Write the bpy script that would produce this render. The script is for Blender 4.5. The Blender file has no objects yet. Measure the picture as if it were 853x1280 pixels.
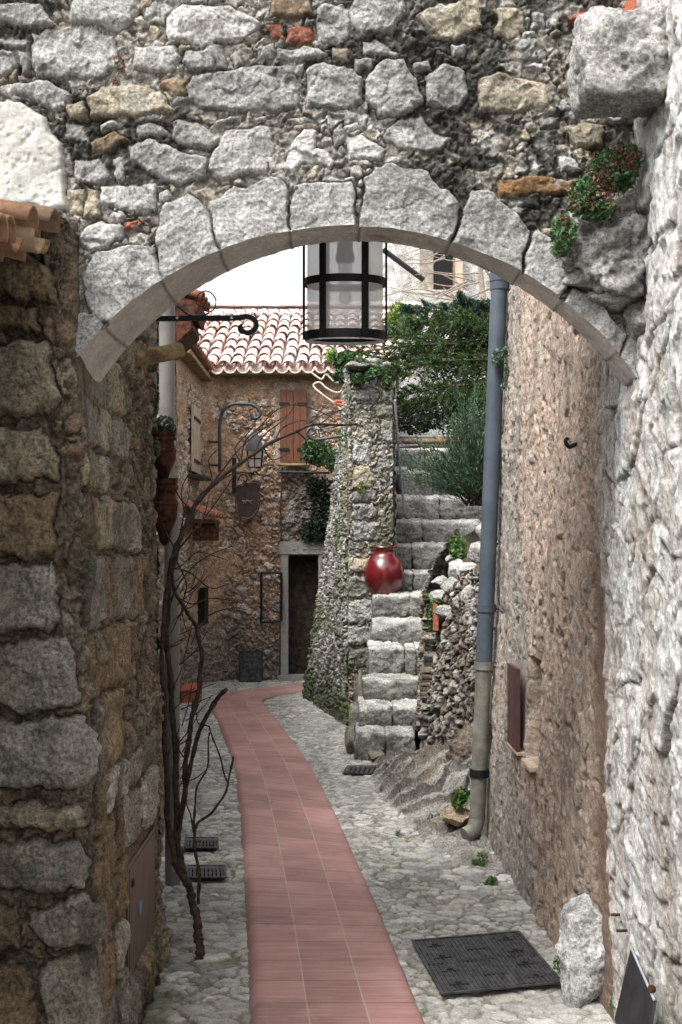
import bpy, math, random
import numpy as np
from mathutils import Vector, Matrix
random.seed(7); RNG = np.random.default_rng(11)
C = bpy.context.scene.collection
EYE, F, HX, HY = 1.65, 1500.0, 426.5, 690.0
def P(px, py, d): return np.array([(px-HX)*d/F, d, EYE-(py-HY)*d/F])
def G(px, py, z=0.0):
    d = (EYE-z)*F/(py-HY); return np.array([(px-HX)*d/F, d, z])
R = math.radians
# ------------------------------------------------------------------ noise
def _h(ix, iy, iz, s):
    n = (ix.astype(np.uint32)*np.uint32(374761393) + iy.astype(np.uint32)*np.uint32(668265263)
         + iz.astype(np.uint32)*np.uint32(2147483647) + np.uint32((s*974634777+12345) & 0xffffffff))
    n = (n ^ (n >> np.uint32(13)))*np.uint32(1274126177)
    n = (n ^ (n >> np.uint32(16)))*np.uint32(2246822519)
    return (n ^ (n >> np.uint32(15))).astype(np.float64)/4294967295.0
def vn(x, y, z=None, s=0):
    x = np.asarray(x, float); y = np.asarray(y, float)
    ix = np.floor(x).astype(np.int64); iy = np.floor(y).astype(np.int64)
    fx = x-ix; fy = y-iy; fx = fx*fx*(3-2*fx); fy = fy*fy*(3-2*fy)
    if z is None:
        zz = np.zeros_like(ix)
        a = _h(ix, iy, zz, s); b = _h(ix+1, iy, zz, s); c = _h(ix, iy+1, zz, s); d = _h(ix+1, iy+1, zz, s)
        return ((a+(b-a)*fx)*(1-fy)+(c+(d-c)*fx)*fy)*2-1
    z = np.asarray(z, float); iz = np.floor(z).astype(np.int64); fz = z-iz; fz = fz*fz*(3-2*fz)
    def lay(k):
        a = _h(ix, iy, k, s); b = _h(ix+1, iy, k, s); c = _h(ix, iy+1, k, s); d = _h(ix+1, iy+1, k, s)
        return (a+(b-a)*fx)*(1-fy)+(c+(d-c)*fx)*fy
    return (lay(iz)*(1-fz)+lay(iz+1)*fz)*2-1
def fbm(x, y, z=None, o=4, s=0, g=.5):
    t = 0; a = 1; n = 0
    for i in range(o):
        t = t+a*vn(x, y, z, s+i*17); n += a; a *= g
        x = x*2.03+3.1; y = y*2.03+1.7
        if z is not None: z = z*2.03+5.3
    return t/n
def ridge(x, y, z=None, o=3, s=0):
    t = 0; a = 1; n = 0
    for i in range(o):
        t = t+a*(1-np.abs(vn(x, y, z, s+i*13))*2); n += a; a *= .5
        x = x*2.1+1.3; y = y*2.1+7.7
        if z is not None: z = z*2.1+2.9
    return t/n
def sm(a, b, x):
    t = np.clip((x-a)/(b-a), 0, 1); return t*t*(3-2*t)
# ------------------------------------------------------------------ tags and objects
def tag(o, label=None, cat=None, group=None, kind=None):
    if label: o['label'] = label
    if cat: o['category'] = cat
    if group: o['group'] = group
    if kind: o['kind'] = kind
    return o
def empty(name, loc, label, cat, group=None):
    o = bpy.data.objects.new(name, None); C.objects.link(o); o.location = loc; o.empty_display_size = .1
    return tag(o, label, cat, group)
def link(name, me, mat, parent=None):
    if mat is not None: me.materials.append(mat)
    o = bpy.data.objects.new(name, me); C.objects.link(o)
    if parent is not None:
        o.parent = parent; o.matrix_parent_inverse = Matrix.Translation(parent.location).inverted()
    return o
def mesh_np(name, V, Fq, mat, parent=None, col=None, smooth=True, uv=None):
    V = np.asarray(V, np.float32); Fq = np.asarray(Fq, np.int32)
    me = bpy.data.meshes.new(name); k = Fq.shape[1]
    me.vertices.add(len(V)); me.vertices.foreach_set('co', V.ravel())
    me.loops.add(Fq.size); me.loops.foreach_set('vertex_index', Fq.ravel())
    me.polygons.add(len(Fq)); me.polygons.foreach_set('loop_start', np.arange(0, Fq.size, k, dtype=np.int32))
    me.polygons.foreach_set('loop_total', np.full(len(Fq), k, np.int32))
    me.polygons.foreach_set('use_smooth', np.full(len(Fq), smooth))
    if col is not None:
        a = me.color_attributes.new('Col', 'FLOAT_COLOR', 'POINT')
        c = np.ones((len(V), 4), np.float32); c[:, :3] = np.clip(col, 0, 1); a.data.foreach_set('color', c.ravel())
    if uv is not None:
        l = me.uv_layers.new(name='UVMap'); l.data.foreach_set('uv', np.asarray(uv, np.float32)[Fq.ravel()].ravel())
    me.update(); me.validate()
    return link(name, me, mat, parent)
def grid_faces(nv, nu, flip=False):
    i = np.arange(nv*nu).reshape(nv, nu)
    a, b, c, d = i[:-1, :-1], i[:-1, 1:], i[1:, 1:], i[1:, :-1]
    q = np.stack([a, b, c, d] if not flip else [a, d, c, b], -1)
    return q.reshape(-1, 4)
def grid_mesh(name, Pg, mat, parent=None, col=None, mask=None, flip=False, uv=None):
    nv, nu = Pg.shape[:2]; Fq = grid_faces(nv, nu, flip); V = Pg.reshape(-1, 3)
    col = None if col is None else col.reshape(-1, 3)
    if mask is not None:
        Fq = Fq[mask.reshape(-1)]
        used = np.unique(Fq); rm = np.zeros(len(V), int); rm[used] = np.arange(len(used))
        V = V[used]; Fq = rm[Fq]; col = None if col is None else col[used]
        uv = None if uv is None else uv.reshape(-1, 2)[used]
    elif uv is not None: uv = uv.reshape(-1, 2)
    return mesh_np(name, V, Fq, mat, parent, col, True, uv)
class MB:
    def __init__(s): s.v = []; s.f = []
    def add(s, v, f):
        n = len(s.v); s.v += [tuple(map(float, q)) for q in v]; s.f += [tuple(i+n for i in q) for q in f]; return s
    def box(s, c, d, rot=None):
        c = np.array(c, float); d = np.array(d, float)/2
        v = [np.array([x, y, z])*d for x in (-1, 1) for y in (-1, 1) for z in (-1, 1)]
        if rot is not None:
            m = np.array(rot.to_3x3()); v = [m@q for q in v]
        return s.add([q+c for q in v], [(0, 1, 3, 2), (4, 6, 7, 5), (0, 4, 5, 1), (2, 3, 7, 6), (0, 2, 6, 4), (1, 5, 7, 3)])
    def tube(s, pts, r, n=10, cap=True):
        pts = np.array(pts, float); r = np.full(len(pts), r) if np.isscalar(r) else np.array(r)
        up = None; vs = []
        for i in range(len(pts)):
            t = pts[min(i+1, len(pts)-1)]-pts[max(i-1, 0)]; t /= np.linalg.norm(t)+1e-12
            if up is None: up = np.cross(t, [0, 0, 1.]) if abs(t[2]) < .9 else np.cross(t, [1., 0, 0])
            up = up-t*(up@t); up /= np.linalg.norm(up)+1e-12; w = np.cross(t, up)
            for k in range(n):
                a = 2*math.pi*k/n; vs.append(pts[i]+r[i]*(math.cos(a)*up+math.sin(a)*w))
        f = [(i*n+k, i*n+(k+1) % n, (i+1)*n+(k+1) % n, (i+1)*n+k) for i in range(len(pts)-1) for k in range(n)]
        if cap: f += [tuple(range(n))[::-1], tuple(range((len(pts)-1)*n, len(pts)*n))]
        return s.add(vs, f)
    def lathe(s, prof, c, n=32, a0=0, a1=2*math.pi, jag=None):
        c = np.array(c, float); full = abs(a1-a0-2*math.pi) < 1e-6; m = n if full else n+1
        vs = [c+np.array([r*math.cos(a0+(a1-a0)*k/n), r*math.sin(a0+(a1-a0)*k/n), z]) for (r, z) in prof for k in range(m)]
        f = [(i*m+k, i*m+(k+1) % m, (i+1)*m+(k+1) % m, (i+1)*m+k) for i in range(len(prof)-1) for k in range(n)]
        return s.add(vs, f)
    def prism(s, poly, o, ex, ey, ez, th):   # polygon in (ex,ey) plane, thickness along ez
        o = np.array(o, float); ex, ey, ez = map(lambda q: np.array(q, float), (ex, ey, ez)); n = len(poly)
        v = [o+ex*a+ey*b for a, b in poly]+[o+ex*a+ey*b+ez*th for a, b in poly]
        return s.add(v, [tuple(range(n))[::-1], tuple(range(n, 2*n))]+[(i, (i+1) % n, n+(i+1) % n, n+i) for i in range(n)])
    def build(s, name, mat, parent=None, smooth=False, bevel=0):
        me = bpy.data.meshes.new(name); me.from_pydata(s.v, [], s.f); me.update()
        if bevel:
            import bmesh
            bm = bmesh.new(); bm.from_mesh(me)
            ed = [e for e in bm.edges if len(e.link_faces) == 2 and e.calc_face_angle(0) > .6]
            bmesh.ops.bevel(bm, geom=ed, offset=bevel, segments=2, affect='EDGES', clamp_overlap=True); bm.to_mesh(me); bm.free()
        if smooth:
            me.polygons.foreach_set('use_smooth', [True]*len(me.polygons))
            try: me.set_sharp_from_angle(angle=R(40))
            except Exception: pass
        return link(name, me, mat, parent)
# ------------------------------------------------------------------ materials
def newmat(name):
    m = bpy.data.materials.new(name); m.use_nodes = True; nt = m.node_tree; return m, nt, nt.nodes['Principled BSDF']
def node(nt, t, **k):
    n = nt.nodes.new(t)
    for a, b in k.items():
        if a in n.inputs: n.inputs[a].default_value = b
        else: setattr(n, a, b)
    return n
def texco(nt, uv=False):
    return node(nt, 'ShaderNodeTexCoord').outputs['UV' if uv else 'Object']
def stone_mat(name, fine=60, bump=.5, dist=.004, rough=.92, var=.35, speck=.3, stretch=(1, 1, 1)):
    m, nt, b = newmat(name); L = nt.links.new
    at = node(nt, 'ShaderNodeAttribute', attribute_name='Col')
    tc = texco(nt); mp = node(nt, 'ShaderNodeMapping'); mp.inputs['Scale'].default_value = stretch; L(tc, mp.inputs[0])
    n1 = node(nt, 'ShaderNodeTexNoise', Scale=fine*.35, Detail=8.0, Roughness=.7); L(mp.outputs[0], n1.inputs['Vector'])
    n2 = node(nt, 'ShaderNodeTexNoise', Scale=fine*2.2, Detail=6.0, Roughness=.75); L(mp.outputs[0], n2.inputs['Vector'])
    vo = node(nt, 'ShaderNodeTexVoronoi', Scale=fine*1.1); L(mp.outputs[0], vo.inputs['Vector'])
    mr = node(nt, 'ShaderNodeMapRange'); mr.inputs[1].default_value = .3; mr.inputs[2].default_value = .7
    mr.inputs[3].default_value = 1-var; mr.inputs[4].default_value = 1+var; L(n1.outputs[0], mr.inputs[0])
    mr2 = node(nt, 'ShaderNodeMapRange'); mr2.inputs[1].default_value = .35; mr2.inputs[2].default_value = .65
    mr2.inputs[3].default_value = 1-speck; mr2.inputs[4].default_value = 1+speck; L(n2.outputs[0], mr2.inputs[0])
    mu = node(nt, 'ShaderNodeMath', operation='MULTIPLY'); L(mr.outputs[0], mu.inputs[0]); L(mr2.outputs[0], mu.inputs[1])
    vm = node(nt, 'ShaderNodeVectorMath', operation='SCALE'); L(at.outputs['Color'], vm.inputs[0]); L(mu.outputs[0], vm.inputs['Scale'])
    L(vm.outputs[0], b.inputs['Base Color']); b.inputs['Roughness'].default_value = rough
    b.inputs['Specular IOR Level'].default_value = .25; mr.inputs[3].default_value = 1-var*1.3; mr2.inputs[3].default_value = 1-speck*1.5; mr2.inputs[4].default_value = 1+speck*1.15
    ad = node(nt, 'ShaderNodeMath', operation='MULTIPLY_ADD'); L(n2.outputs[0], ad.inputs[0]); ad.inputs[1].default_value = .55; L(n1.outputs[0], ad.inputs[2])
    ad2 = node(nt, 'ShaderNodeMath', operation='MULTIPLY_ADD'); L(vo.outputs['Distance'], ad2.inputs[0]); ad2.inputs[1].default_value = .35; L(ad.outputs[0], ad2.inputs[2])
    bp = node(nt, 'ShaderNodeBump', Strength=min(1, bump*1.25), Distance=dist*4.5); L(ad2.outputs[0], bp.inputs['Height']); L(bp.outputs[0], b.inputs['Normal'])
    return m
def plain(name, col, rough=.6, metal=0, var=.15, scale=20, bump=.15, dist=.002, col2=None, stretch=(1, 1, 1), spec=.4, lo=.4, hi=.65):
    m, nt, b = newmat(name); L = nt.links.new
    tc = texco(nt); mp = node(nt, 'ShaderNodeMapping'); mp.inputs['Scale'].default_value = stretch; L(tc, mp.inputs[0])
    n1 = node(nt, 'ShaderNodeTexNoise', Scale=float(scale), Detail=7.0, Roughness=.65); L(mp.outputs[0], n1.inputs['Vector'])
    c2 = col2 or tuple(c*(1-2*var) for c in col); c1 = col if col2 else tuple(min(1, c*(1+var)) for c in col)
    rp = node(nt, 'ShaderNodeValToRGB'); rp.color_ramp.elements[0].position = lo; rp.color_ramp.elements[1].position = hi
    rp.color_ramp.elements[0].color = (*c2, 1); rp.color_ramp.elements[1].color = (*c1, 1)
    L(n1.outputs[0], rp.inputs[0]); L(rp.outputs[0], b.inputs['Base Color'])
    b.inputs['Roughness'].default_value = rough; b.inputs['Metallic'].default_value = metal; b.inputs['Specular IOR Level'].default_value = spec
    bp = node(nt, 'ShaderNodeBump', Strength=bump, Distance=dist*3); L(n1.outputs[0], bp.inputs['Height']); L(bp.outputs[0], b.inputs['Normal'])
    return m
def leaf_mat(name):
    m, nt, b = newmat(name); L = nt.links.new
    at = node(nt, 'ShaderNodeAttribute', attribute_name='Col'); L(at.outputs['Color'], b.inputs['Base Color'])
    b.inputs['Roughness'].default_value = .55; b.inputs['Specular IOR Level'].default_value = .35
    tr = node(nt, 'ShaderNodeBsdfTranslucent'); L(at.outputs['Color'], tr.inputs[0])
    mx = node(nt, 'ShaderNodeMixShader'); mx.inputs[0].default_value = .25
    L(b.outputs[0], mx.inputs[1]); L(tr.outputs[0], mx.inputs[2]); L(mx.outputs[0], nt.nodes['Material Output'].inputs[0])
    return m
M = dict(
    rub=stone_mat('rubble_limestone', 55, .6, .0045, speck=.38), side=stone_mat('weathered_stone', 45, .6, .004, var=.35, speck=.45),
    soffit=stone_mat('dressed_soffit', 40, .35, .003, var=.2, speck=.15),
    white=stone_mat('whitewashed_rock', 50, .6, .004, var=.2, speck=.24, stretch=(1, 1, .8)),
    cob=stone_mat('cobble_stone', 60, .5, .003, var=.3, speck=.2), far=stone_mat('far_rubble', 30, .6, .006, var=.35, speck=.4),
    rock=stone_mat('bare_rock', 40, .65, .005, speck=.45), tile=stone_mat('clay_tile', 30, .3, .003, var=.25, speck=.12),
    leaf=leaf_mat('leaf'),
    iron=plain('black_iron', (.012, .012, .013), .55, .3, .2, 60), rust=plain('rusted_iron', (.10, .035, .018), .85, .2, .4, 30, .6, .004),
    slate=plain('slate_blue_paint', (.066, .083, .105), .5, 0, .12, 6, .08), greypipe=plain('grey_pvc', (.19, .185, .165), .6, 0, .1, 8, .08),
    putty=plain('old_grey_pipe', (.20, .19, .16), .65, 0, .2, 10, .2), wood=plain('brown_shutter_wood', (.15, .05, .022), .6, 0, .25, 14, .3, col2=(.085, .028, .013), stretch=(6, 6, .6)),
    log=plain('weathered_log', (.30, .22, .12), .85, 0, .3, 22, .6, .004, stretch=(.3, 1, 1)), paleboard=plain('pale_boards', (.52, .40, .30), .8, 0, .15, 12, .3, stretch=(5, 5, .5)),
    bark=plain('dark_bark', (.055, .036, .026), .85, 0, .35, 40, .6, .004), twig=plain('pale_twig', (.33, .28, .23), .85, 0, .2, 40),
    cream=plain('pale_branch', (.6, .55, .46), .8, 0, .15, 30),
    glaze=plain('red_glaze', (.11, .008, .010), .22, 0, .15, 9, .05, .001, spec=.7), steel=plain('brown_steel', (.15, .105, .08), .42, .35, .15, 8, .08),
    dsteel=plain('dark_steel', (.06, .063, .067), .42, .6, .2, 9, .15), cover=plain('cast_iron_cover', (.095, .095, .1), .5, .5, .3, 30, .4),
    dark=plain('dark_interior', (.006, .005, .004), .9), blue=plain('blue_badge', (.12, .22, .5), .4), whitep=plain('off_white', (.6, .6, .58), .5),
    socket=plain('grey_socket', (.17, .17, .165), .5), zinc=plain('zinc', (.42, .44, .47), .45, .25, .15, 12), lead=plain('lead_grey', (.07, .074, .08), .5, .5, .2, 12),
    frame=stone_mat('dressed_frame_stone', 30, .3, .003, var=.15, speck=.12), terra=plain('terracotta', (.42, .13, .08), .85, 0, .2, 30, .4),
    oldcut=plain('maroon_paint', (.10, .045, .04), .6, 0, .15, 14), soil=plain('dark_soil', (.06, .045, .03), .95, 0, .3, 14, .8, .01),
    soffitwood=plain('grey_timber', (.30, .26, .21), .85, 0, .2, 20, .4), motif=plain('gilt_motif', (.35, .2, .13), .6))
def glassmat():
    m, nt, b = newmat('frosted_glass'); L = nt.links.new
    t = node(nt, 'ShaderNodeBsdfTransparent'); t.inputs[0].default_value = (.98, .985, .99, 1)
    tl = node(nt, 'ShaderNodeBsdfTranslucent'); tl.inputs[0].default_value = (.95, .96, .97, 1)
    b.inputs['Base Color'].default_value = (.9, .92, .94, 1); b.inputs['Roughness'].default_value = .12
    a = node(nt, 'ShaderNodeMixShader'); a.inputs[0].default_value = .3; L(tl.outputs[0], a.inputs[1]); L(b.outputs[0], a.inputs[2])
    c = node(nt, 'ShaderNodeMixShader'); c.inputs[0].default_value = .62; L(t.outputs[0], c.inputs[1]); L(a.outputs[0], c.inputs[2])
    L(c.outputs[0], nt.nodes['Material Output'].inputs[0]); return m
M['glass'] = glassmat()
def clearmat():
    m, nt, b = newmat('clear_glass'); L = nt.links.new
    t = node(nt, 'ShaderNodeBsdfTransparent'); t.inputs[0].default_value = (.85, .86, .87, 1)
    b.inputs['Base Color'].default_value = (.6, .6, .6, 1); b.inputs['Roughness'].default_value = .05
    c = node(nt, 'ShaderNodeMixShader'); c.inputs[0].default_value = .3; L(t.outputs[0], c.inputs[1]); L(b.outputs[0], c.inputs[2])
    L(c.outputs[0], nt.nodes['Material Output'].inputs[0]); return m
M['clear'] = clearmat()
# ------------------------------------------------------------------ stone relief
PAL = dict(g=(.39, .383, .362), w=(.49, .48, .455), d=(.25, .24, .22), t=(.38, .335, .25), o=(.27, .195, .12), b=(.19, .135, .09), r=(.29, .10, .06), k=(.30, .17, .08), q=(.335, .33, .315))
def palette(idh, cols):
    cols = np.array(cols); n = len(cols); return cols[np.clip((idh*n).astype(int), 0, n-1)]
def voro(U, V, cu, cv, s=0, jit=.85, row=.5):
    gv = V/cv; iv = np.floor(gv).astype(np.int64)
    f1 = np.full(U.shape, 9e9); f2 = f1.copy(); cid = np.zeros(U.shape); cx = np.zeros(U.shape); cy = np.zeros(U.shape)
    for dj in (-1, 0, 1):
        j = iv+dj; off = (j % 2)*row; gu = U/cu-off; iu = np.floor(gu).astype(np.int64)
        for di in (-1, 0, 1):
            i = iu+di
            hx = _h(i, j, np.full_like(i, 1), s); hy = _h(i, j, np.full_like(i, 2), s); hw = _h(i, j, np.full_like(i, 3), s)
            x = (i+.5+(hx-.5)*jit+off)*cu; y = (j+.5+(hy-.5)*jit)*cv
            an = (hw*7.7 % 1-.5)*1.3; ca, sa = np.cos(an), np.sin(an); p_ = ((U-x)*ca+(V-y)*sa)/cu; q_ = ((V-y)*ca-(U-x)*sa)/cv
            d = np.maximum(np.abs(p_), np.abs(q_))*.7+.3*np.hypot(p_, q_)-hw*.22
            n1 = d < f1; f2 = np.where(n1, f1, np.minimum(f2, d))
            cid = np.where(n1, _h(i, j, np.full_like(i, 4), s), cid); cx = np.where(n1, x, cx); cy = np.where(n1, y, cy); f1 = np.where(n1, d, f1)
    return (f2-f1)*.5*(cu+cv)*.5, cid, U-cx, V-cy
def prof(e, w): t = np.clip(e/w, 0, 1); return np.sqrt(1-(1-t)**2)
def poly_sd(U, V, p):
    n = len(p); ins = np.zeros(U.shape, bool); dm = np.full(U.shape, 9e9)
    for i in range(n):
        x0, y0 = p[i]; x1, y1 = p[(i+1) % n]; ex, ey = x1-x0, y1-y0
        c = (y0 > V) != (y1 > V)
        with np.errstate(all='ignore'): c &= U < ex*(V-y0)/(ey if ey else 1e-12)+x0
        ins ^= c
        t = np.clip(((U-x0)*ex+(V-y0)*ey)/(ex*ex+ey*ey+1e-12), 0, 1)
        dm = np.minimum(dm, np.hypot(U-x0-t*ex, V-y0-t*ey))
    return np.where(ins, dm, -dm)
def relief(U, V, fill=None, polys=(), s=0, bury=0., chip=1., mortar=(.16, .14, .11), mh=.006, rock=.010, warp=.008, fillcols=None, H=.026, w=.022, joint=.006, tilt=.12, fillvar=.25):
    """height + colour + polygon category on the wall's own (u,v) in metres"""
    wu = U+warp*vn(U*22, V*22, s=s+1)+warp*.5*vn(U*60, V*60, s=s+2); wv = V+warp*vn(U*22, V*22, s=s+3)+warp*.5*vn(U*60, V*60, s=s+4)
    fe, fi, fu, fv = voro(wu+.01*vn(U*12, V*12, s=s+70), wv, .062, .048, s+71); ge, gi, gu_, gv_ = voro(wu, wv, .024, .019, s+72)
    fct = ((fi*7.1 % 1)-.5)*fu*.55+((fi*13.3 % 1)-.5)*fv*.55+((gi*7.1 % 1)-.5)*gu_*.5+((gi*13.3 % 1)-.5)*gv_*.5+.006*((fi*3.7 % 1)-.5)
    rn = fbm(U*9, V*9, o=5, s=s+5, g=.55); rr = ridge(U*14, V*14, o=4, s=s+6); fine = fbm(U*70, V*70, o=3, s=s+9, g=.6)
    h = mh*fbm(U*35, V*35, o=3, s=s+7)*1.6; col = np.ones(U.shape+(3,))*np.array(mortar)*(1+.5*fbm(U*25, V*25, o=3, s=s+8))[..., None]
    cat = np.zeros(U.shape, int)
    if fill:
        for k, (cu, cv) in enumerate(fill):
            e, cid, du, dv = voro(wu, wv, cu, cv, s+20+k)
            e = e-joint; pick = e > 0
            if k > 0: pick &= (cat == 0) | (cat == -1)
            if k == 0 and len(fill) > 1: pick &= cid < .55
            hh = H*(.55+.75*((cid*7.3) % 1))*prof(e, w*min(1, cv/.07))+((cid*13.7) % 1-.5)*tilt*du*2+((cid*29.1) % 1-.5)*tilt*dv*2
            hh = hh+(rock*rn*.7+rock*.45*rr+fct*rock*55*chip)*prof(e, w)
            if bury:
                bm = sm(.0, .3, fbm(U*7, V*7, o=3, s=s+60+k)+bury+((cid*3.3) % 1-.5)*.5)*(1 if k else .6)
                hh = hh*(1-.75*bm)+mh*1.4*fbm(U*28, V*28, o=4, s=s+62, g=.6)*bm
            cc = palette((cid*17.3) % 1, fillcols or [PAL['g'], PAL['q'], PAL['d'], PAL['w'], PAL['t']])*(1-fillvar+2*fillvar*((cid*5.7) % 1))[..., None]
            if bury: cc = cc*(1-.62*bm[..., None])+np.array(mortar)*1.5*.62*bm[..., None]
            h = np.where(pick, hh, h); col = np.where(pick[..., None], cc, col); cat = np.where(pick, -1, cat)
            if k == 0 and len(fill) > 1: cat = np.where((cid < .55) & (e > -joint*.5), np.where(pick, -1, -2), cat)
    for k, pp in enumerate(polys):
        pts, c = pp[0], pp[1]; Hs = pp[2] if len(pp) > 2 else H*1.25; ct = pp[3] if len(pp) > 3 else 1
        a = np.array(pts); mn = a.min(0)-.04; mx = a.max(0)+.04
        bb = (U > mn[0]) & (U < mx[0]) & (V > mn[1]) & (V < mx[1])
        if not bb.any(): continue
        uu, vv = wu[bb], wv[bb]; sd = poly_sd(uu, vv, a)-.001+(.0055 if ct == 2 else 0); rnd = _h(np.array([k]), np.array([s]), np.array([5]), 9)[0]
        cx, cy = a.mean(0)
        prf = prof(sd, w*(1.25 if ct != 2 else .55)); cp = chip*(.45 if ct == 2 else 1);  facet = np.maximum(0, np.abs(vn(uu*8+k*3.1, vv*8, s=s+40))-.25)*.02
        hh = Hs*(.75+.4*rnd)*prf+prf*(rock*1.1*rn[bb]+rock*.55*rr[bb]+.0022*fine[bb]-facet+fct[bb]*rock*60*cp)+(rnd-.5)*tilt*.8*(uu-cx)+((rnd*7) % 1-.5)*tilt*.6*(vv-cy)
        inside = sd > 0; gap = (sd <= 0) & (sd > -joint)
        hb, cb, kb = h[bb], col[bb], cat[bb]
        cc = np.array(PAL[c])*(.86+.3*((rnd*11) % 1))*np.ones((len(uu), 3))
        hb = np.where(inside, hh, np.where(gap & (kb <= 0), mh*fbm(uu*35, vv*35, o=2, s=3), hb))
        mcol = np.array(mortar)*(1+.4*fbm(uu*25, vv*25, o=2, s=8))[:, None]
        cb = np.where(inside[:, None], cc, np.where((gap & (kb <= 0))[:, None], mcol, cb))
        kb = np.where(inside, ct, np.where(gap & (kb <= 0), 0, kb)); h[bb] = hb; col[bb] = cb; cat[bb] = kb
    # crack lines slightly sunk, darker in patches; then random mottling
    ck = sm(.72, .9, ridge(U*5+.3*rn, V*5, o=3, s=s+80)); col = col*(1-.45*ck*(sm(-.1, .3, vn(U*4, V*4, s=s+81))))[..., None]; h = h-.005*ck
    mott = 1+.20*fbm(U*6, V*6, o=3, s=s+50)+.16*fine+.10*rn
    col = col*mott[..., None]
    return h, col, cat
def blend(col, m, c): return col*(1-m[..., None])+np.array(c)*m[..., None]
def lerp_tab(x, xs, ys): return np.interp(x, xs, ys)
def rockmesh(name, c, half, mat, parent=None, col=(.4, .39, .37), s=0, box=.0, cuts=14, sub=5, rough=.06, colvar=.2, rot=0, stria=0, flat=0, upright=False, join=None, tiltx=0):
    import bmesh
    bm = bmesh.new(); bmesh.ops.create_icosphere(bm, subdivisions=sub, radius=1)
    me = bpy.data.meshes.new(name); bm.to_mesh(me); bm.free()
    n = len(me.vertices); V = np.empty(n*3, np.float32); me.vertices.foreach_get('co', V); V = V.reshape(-1, 3).astype(float)
    rg = np.random.default_rng(s+100); r = np.full(n, 9.); Qm = np.eye(3) if (box or upright) else np.linalg.qr(rg.normal(size=(3, 3)))[0]
    pl = [(np.array(a, float), rg.uniform(.82, .95) if not box else .93) for a in ((1, 0, 0), (-1, 0, 0), (0, 1, 0), (0, -1, 0), (0, 0, 1), (0, 0, -1))]
    for _ in range(cuts):
        q = rg.normal(size=3); q /= np.linalg.norm(q); pl.append((q, rg.uniform(.86, 1.08) if not box else rg.uniform(1.12, 1.42)))
    for q, d in pl:
        q = Qm@q; dt = V@q; rr = np.where(dt > .05, d/np.maximum(dt, .05), 9.)
        k = .03 if box else .06
        hh = np.clip(.5+.5*(rr-r)/k, 0, 1); r = rr*(1-hh)+r*hh-k*hh*(1-hh)
    r = np.minimum(r, 1.75 if box else 1.3)
    W = V*r[:, None]*np.array(half)
    sc = 1/max(half)
    nz = fbm(W[:, 0]*sc*2.2+s, W[:, 1]*sc*2.2, W[:, 2]*sc*2.2, o=5, s=s, g=.55)+.5*ridge(W[:, 0]*sc*5, W[:, 1]*sc*5, W[:, 2]*sc*5+s, o=3, s=s)+.35*fbm(W[:, 0]*sc*14, W[:, 1]*sc*14, W[:, 2]*sc*14, o=2, s=s+2)
    if stria: nz = nz+stria*ridge(W[:, 0]*sc*1.0, W[:, 1]*sc*1.0, W[:, 2]*sc*9+W[:, 0]*sc*4, o=3, s=s+3)
    W = W+V*(nz*rough*min(half)*1.2)[:, None]
    cr, sr = math.cos(rot), math.sin(rot); W = np.stack([W[:, 0]*cr-W[:, 1]*sr, W[:, 0]*sr+W[:, 1]*cr, W[:, 2]], 1)
    W = W+np.array(c)
    cc = np.array(col)*(1+colvar*fbm(W[:, 0]*8, W[:, 1]*8, W[:, 2]*8, o=4, s=s+7)*1.6)[:, None]; dk = sm(.15, .45, fbm(W[:, 0]*11, W[:, 1]*11, W[:, 2]*15, o=4, s=s+9))[:, None]; cc = cc*(1-.5*dk)+np.array((.06, .06, .04))*.5*dk
    if join is not None:
        fs = np.empty(len(me.polygons)*3, np.int32); me.polygons.foreach_get('vertices', fs); bpy.data.meshes.remove(me)
        join.append((W, fs.reshape(-1, 3), cc)); return
    fs = np.empty(len(me.polygons)*3, np.int32); me.polygons.foreach_get('vertices', fs); bpy.data.meshes.remove(me)
    return mesh_np(name, W, fs.reshape(-1, 3), mat, parent, cc)
def joined(name, lst, mat, parent=None):
    o = 0; Vs, Fs, Cs = [], [], []
    for V, f, c in lst: Vs.append(V); Fs.append(f+o); Cs.append(c); o += len(V)
    return mesh_np(name, np.concatenate(Vs), np.concatenate(Fs), mat, parent, np.concatenate(Cs))
def leaves(name, cen, size, parent=None, cols=((.05, .10, .03),), asp=.5, dirs=None, var=.35, tri=False, s=0):
    rg = np.random.default_rng(s+5); cen = np.asarray(cen, float); n = len(cen)
    a = rg.normal(size=(n, 3)) if dirs is None else np.asarray(dirs)+rg.normal(size=(n, 3))*.45
    a /= np.linalg.norm(a, axis=1)[:, None]; b = np.cross(a, rg.normal(size=(n, 3))); b /= np.linalg.norm(b, axis=1)[:, None]+1e-9
    nn = np.cross(a, b)
    L = size*rg.uniform(.6, 1.3, n)[:, None]; W = L*asp
    v = np.stack([cen-a*L*.5, cen+b*W*.5-nn*W*.15, cen+a*L*.5, cen-b*W*.5-nn*W*.15], 1).reshape(-1, 3)
    f = np.arange(n*4).reshape(n, 4)
    c = np.array(cols)[rg.integers(0, len(cols), n)]*(1+var*rg.normal(size=n)[:, None]*.6)
    return mesh_np(name, v, f, M['leaf'], parent, np.repeat(np.clip(c, .004, 1), 4, 0), False)
def blob_pts(c, r, n, s=0, hollow=.3):
    rg = np.random.default_rng(s); d = rg.normal(size=(n, 3)); d /= np.linalg.norm(d, axis=1)[:, None]
    rad = (hollow+(1-hollow)*rg.random(n)**.5)*(1+.35*fbm(d[:, 0]*2.4+s, d[:, 1]*2.4, d[:, 2]*2.4, o=3, s=s))
    return np.array(c)+d*rad[:, None]*np.array(r)
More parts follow.
